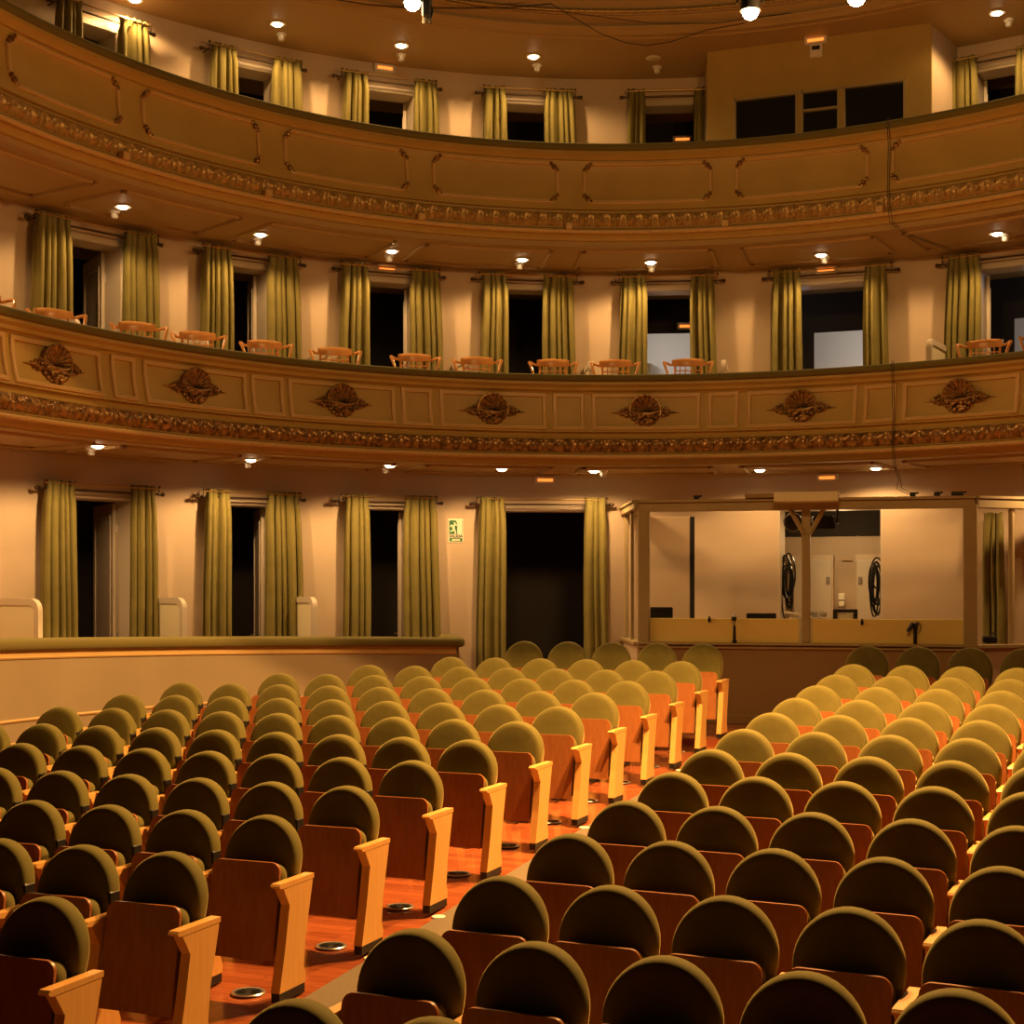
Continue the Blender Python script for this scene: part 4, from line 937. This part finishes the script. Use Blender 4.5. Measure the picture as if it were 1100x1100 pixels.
# floor diffusers and floor marker lights beside the aisle seats
v0 = mk0 = None
for n in range(1, 13):
    x, y, rz = seat_pos('L', n, 0)
    def loc(lx, ly):
        X, Y = x + lx * cos(rz) - ly * sin(rz), y + lx * sin(rz) + ly * cos(rz); return (X, Y, floor_z(X, Y) + .004)
    pr_ = T('round black floor diffuser under the aisle seat of the %s row, left block' % ORD[n - 1], 'floor vent', 'round floor diffusers')
    if v0 is None:
        v0 = empty('floor_diffuser', loc(0, -.2), rz, **pr_)
        MB().lathe([(.075, .0), (.075, .006), (.088, .008), (.094, .003), (.094, .0)], n=24).build('rim', M['steel'], v0)
        m = MB(); m.lathe([(.001, .002), (.074, .002), (.074, .004)], n=20)
        for k in range(12): m.box((.045 * cos(k * pi / 6), .045 * sin(k * pi / 6), .006), (.045, .006, .004), rz=k * pi / 6)
        m.build('grille', M['black'], v0); vt = tree_of(v0)
    else: copy_tree(v0, vt, loc(0, -.2), rz, **pr_)
    pr_ = T('small pale floor marker at the foot of the aisle seat, %s row of left block' % ORD[n - 1], 'floor marker', 'aisle floor markers')
    if mk0 is None: mk0 = MB().lathe([(.044, 0), (.044, .005), (.036, .008), (.002, .009)], n=18).build('floor_marker', M['disc'], None, loc(.345, -.34), rz, **pr_)
    else:
        c = mk0.copy(); COL.objects.link(c); c.location = loc(.345, -.34)
        for k2, v in pr_.items(): c[k2] = v

# ------------------------------------------------------------------ light
for i, (p, t) in enumerate(K):
    pw = (4700, 3000, 450)[i]
    lamp('stage_beam', 'SPOT', (p[0], p[1], p[2] - .07), pw, (1, .53, .16), R(117), .05, .05, aim=(p[0] - 1.5, p[1] - 1.2, 0))
    lamp('stage_spill', 'POINT', (p[0], p[1], p[2] - .10), (270, 180, 40)[i], (1, .52, .15), soft=.06)
# added fill light, out of view high over the middle of the hall
lamp('hall_fill_light', 'POINT', (.6, 7.5, 9.2), 4, (1, .52, .15), soft=.8)
# room behind the booth, and neutral light of the foyer beyond the lower balcony
p = WALL.pt(WALL.at_px(895), -.9, 2.3); lamp('technical_room_light', 'POINT', p, 16, (1, .66, .3), soft=.1)
for x in (720, 900, 1120):
    p = WALL.pt(WALL.at_px(x), -2.9, 5.3); lamp('foyer_light', 'POINT', p, 22, (1., .82, .62), soft=.15)
for x in (850, 1090):
    p = WALL.pt(WALL.at_px(x), -1.0, 5.6); lamp('foyer_light', 'POINT', p, 3, (.80, .82, 1.), soft=.15)
w = bpy.data.worlds.new('dim_hall'); scene.world = w; w.use_nodes = True
w.node_tree.nodes['Background'].inputs[0].default_value = (1, .48, .14, 1); w.node_tree.nodes['Background'].inputs[1].default_value = .007

# ------------------------------------------------------------------ camera
cam = bpy.data.cameras.new('camera'); cam.lens = F / 1100 * 36; cam.sensor_width = 36; cam.shift_y = (Y0 - 550) / 1100; cam.clip_end = 200
co = bpy.data.objects.new('camera', cam); COL.objects.link(co); co.location = (0, 0, EYE); co.rotation_euler = (pi / 2, 0, 0); scene.camera = co
scene.view_settings.view_transform = 'Standard'; scene.view_settings.look = 'None'; scene.view_settings.exposure = 0; scene.view_settings.gamma = 1
scene.view_settings.use_curve_mapping = False
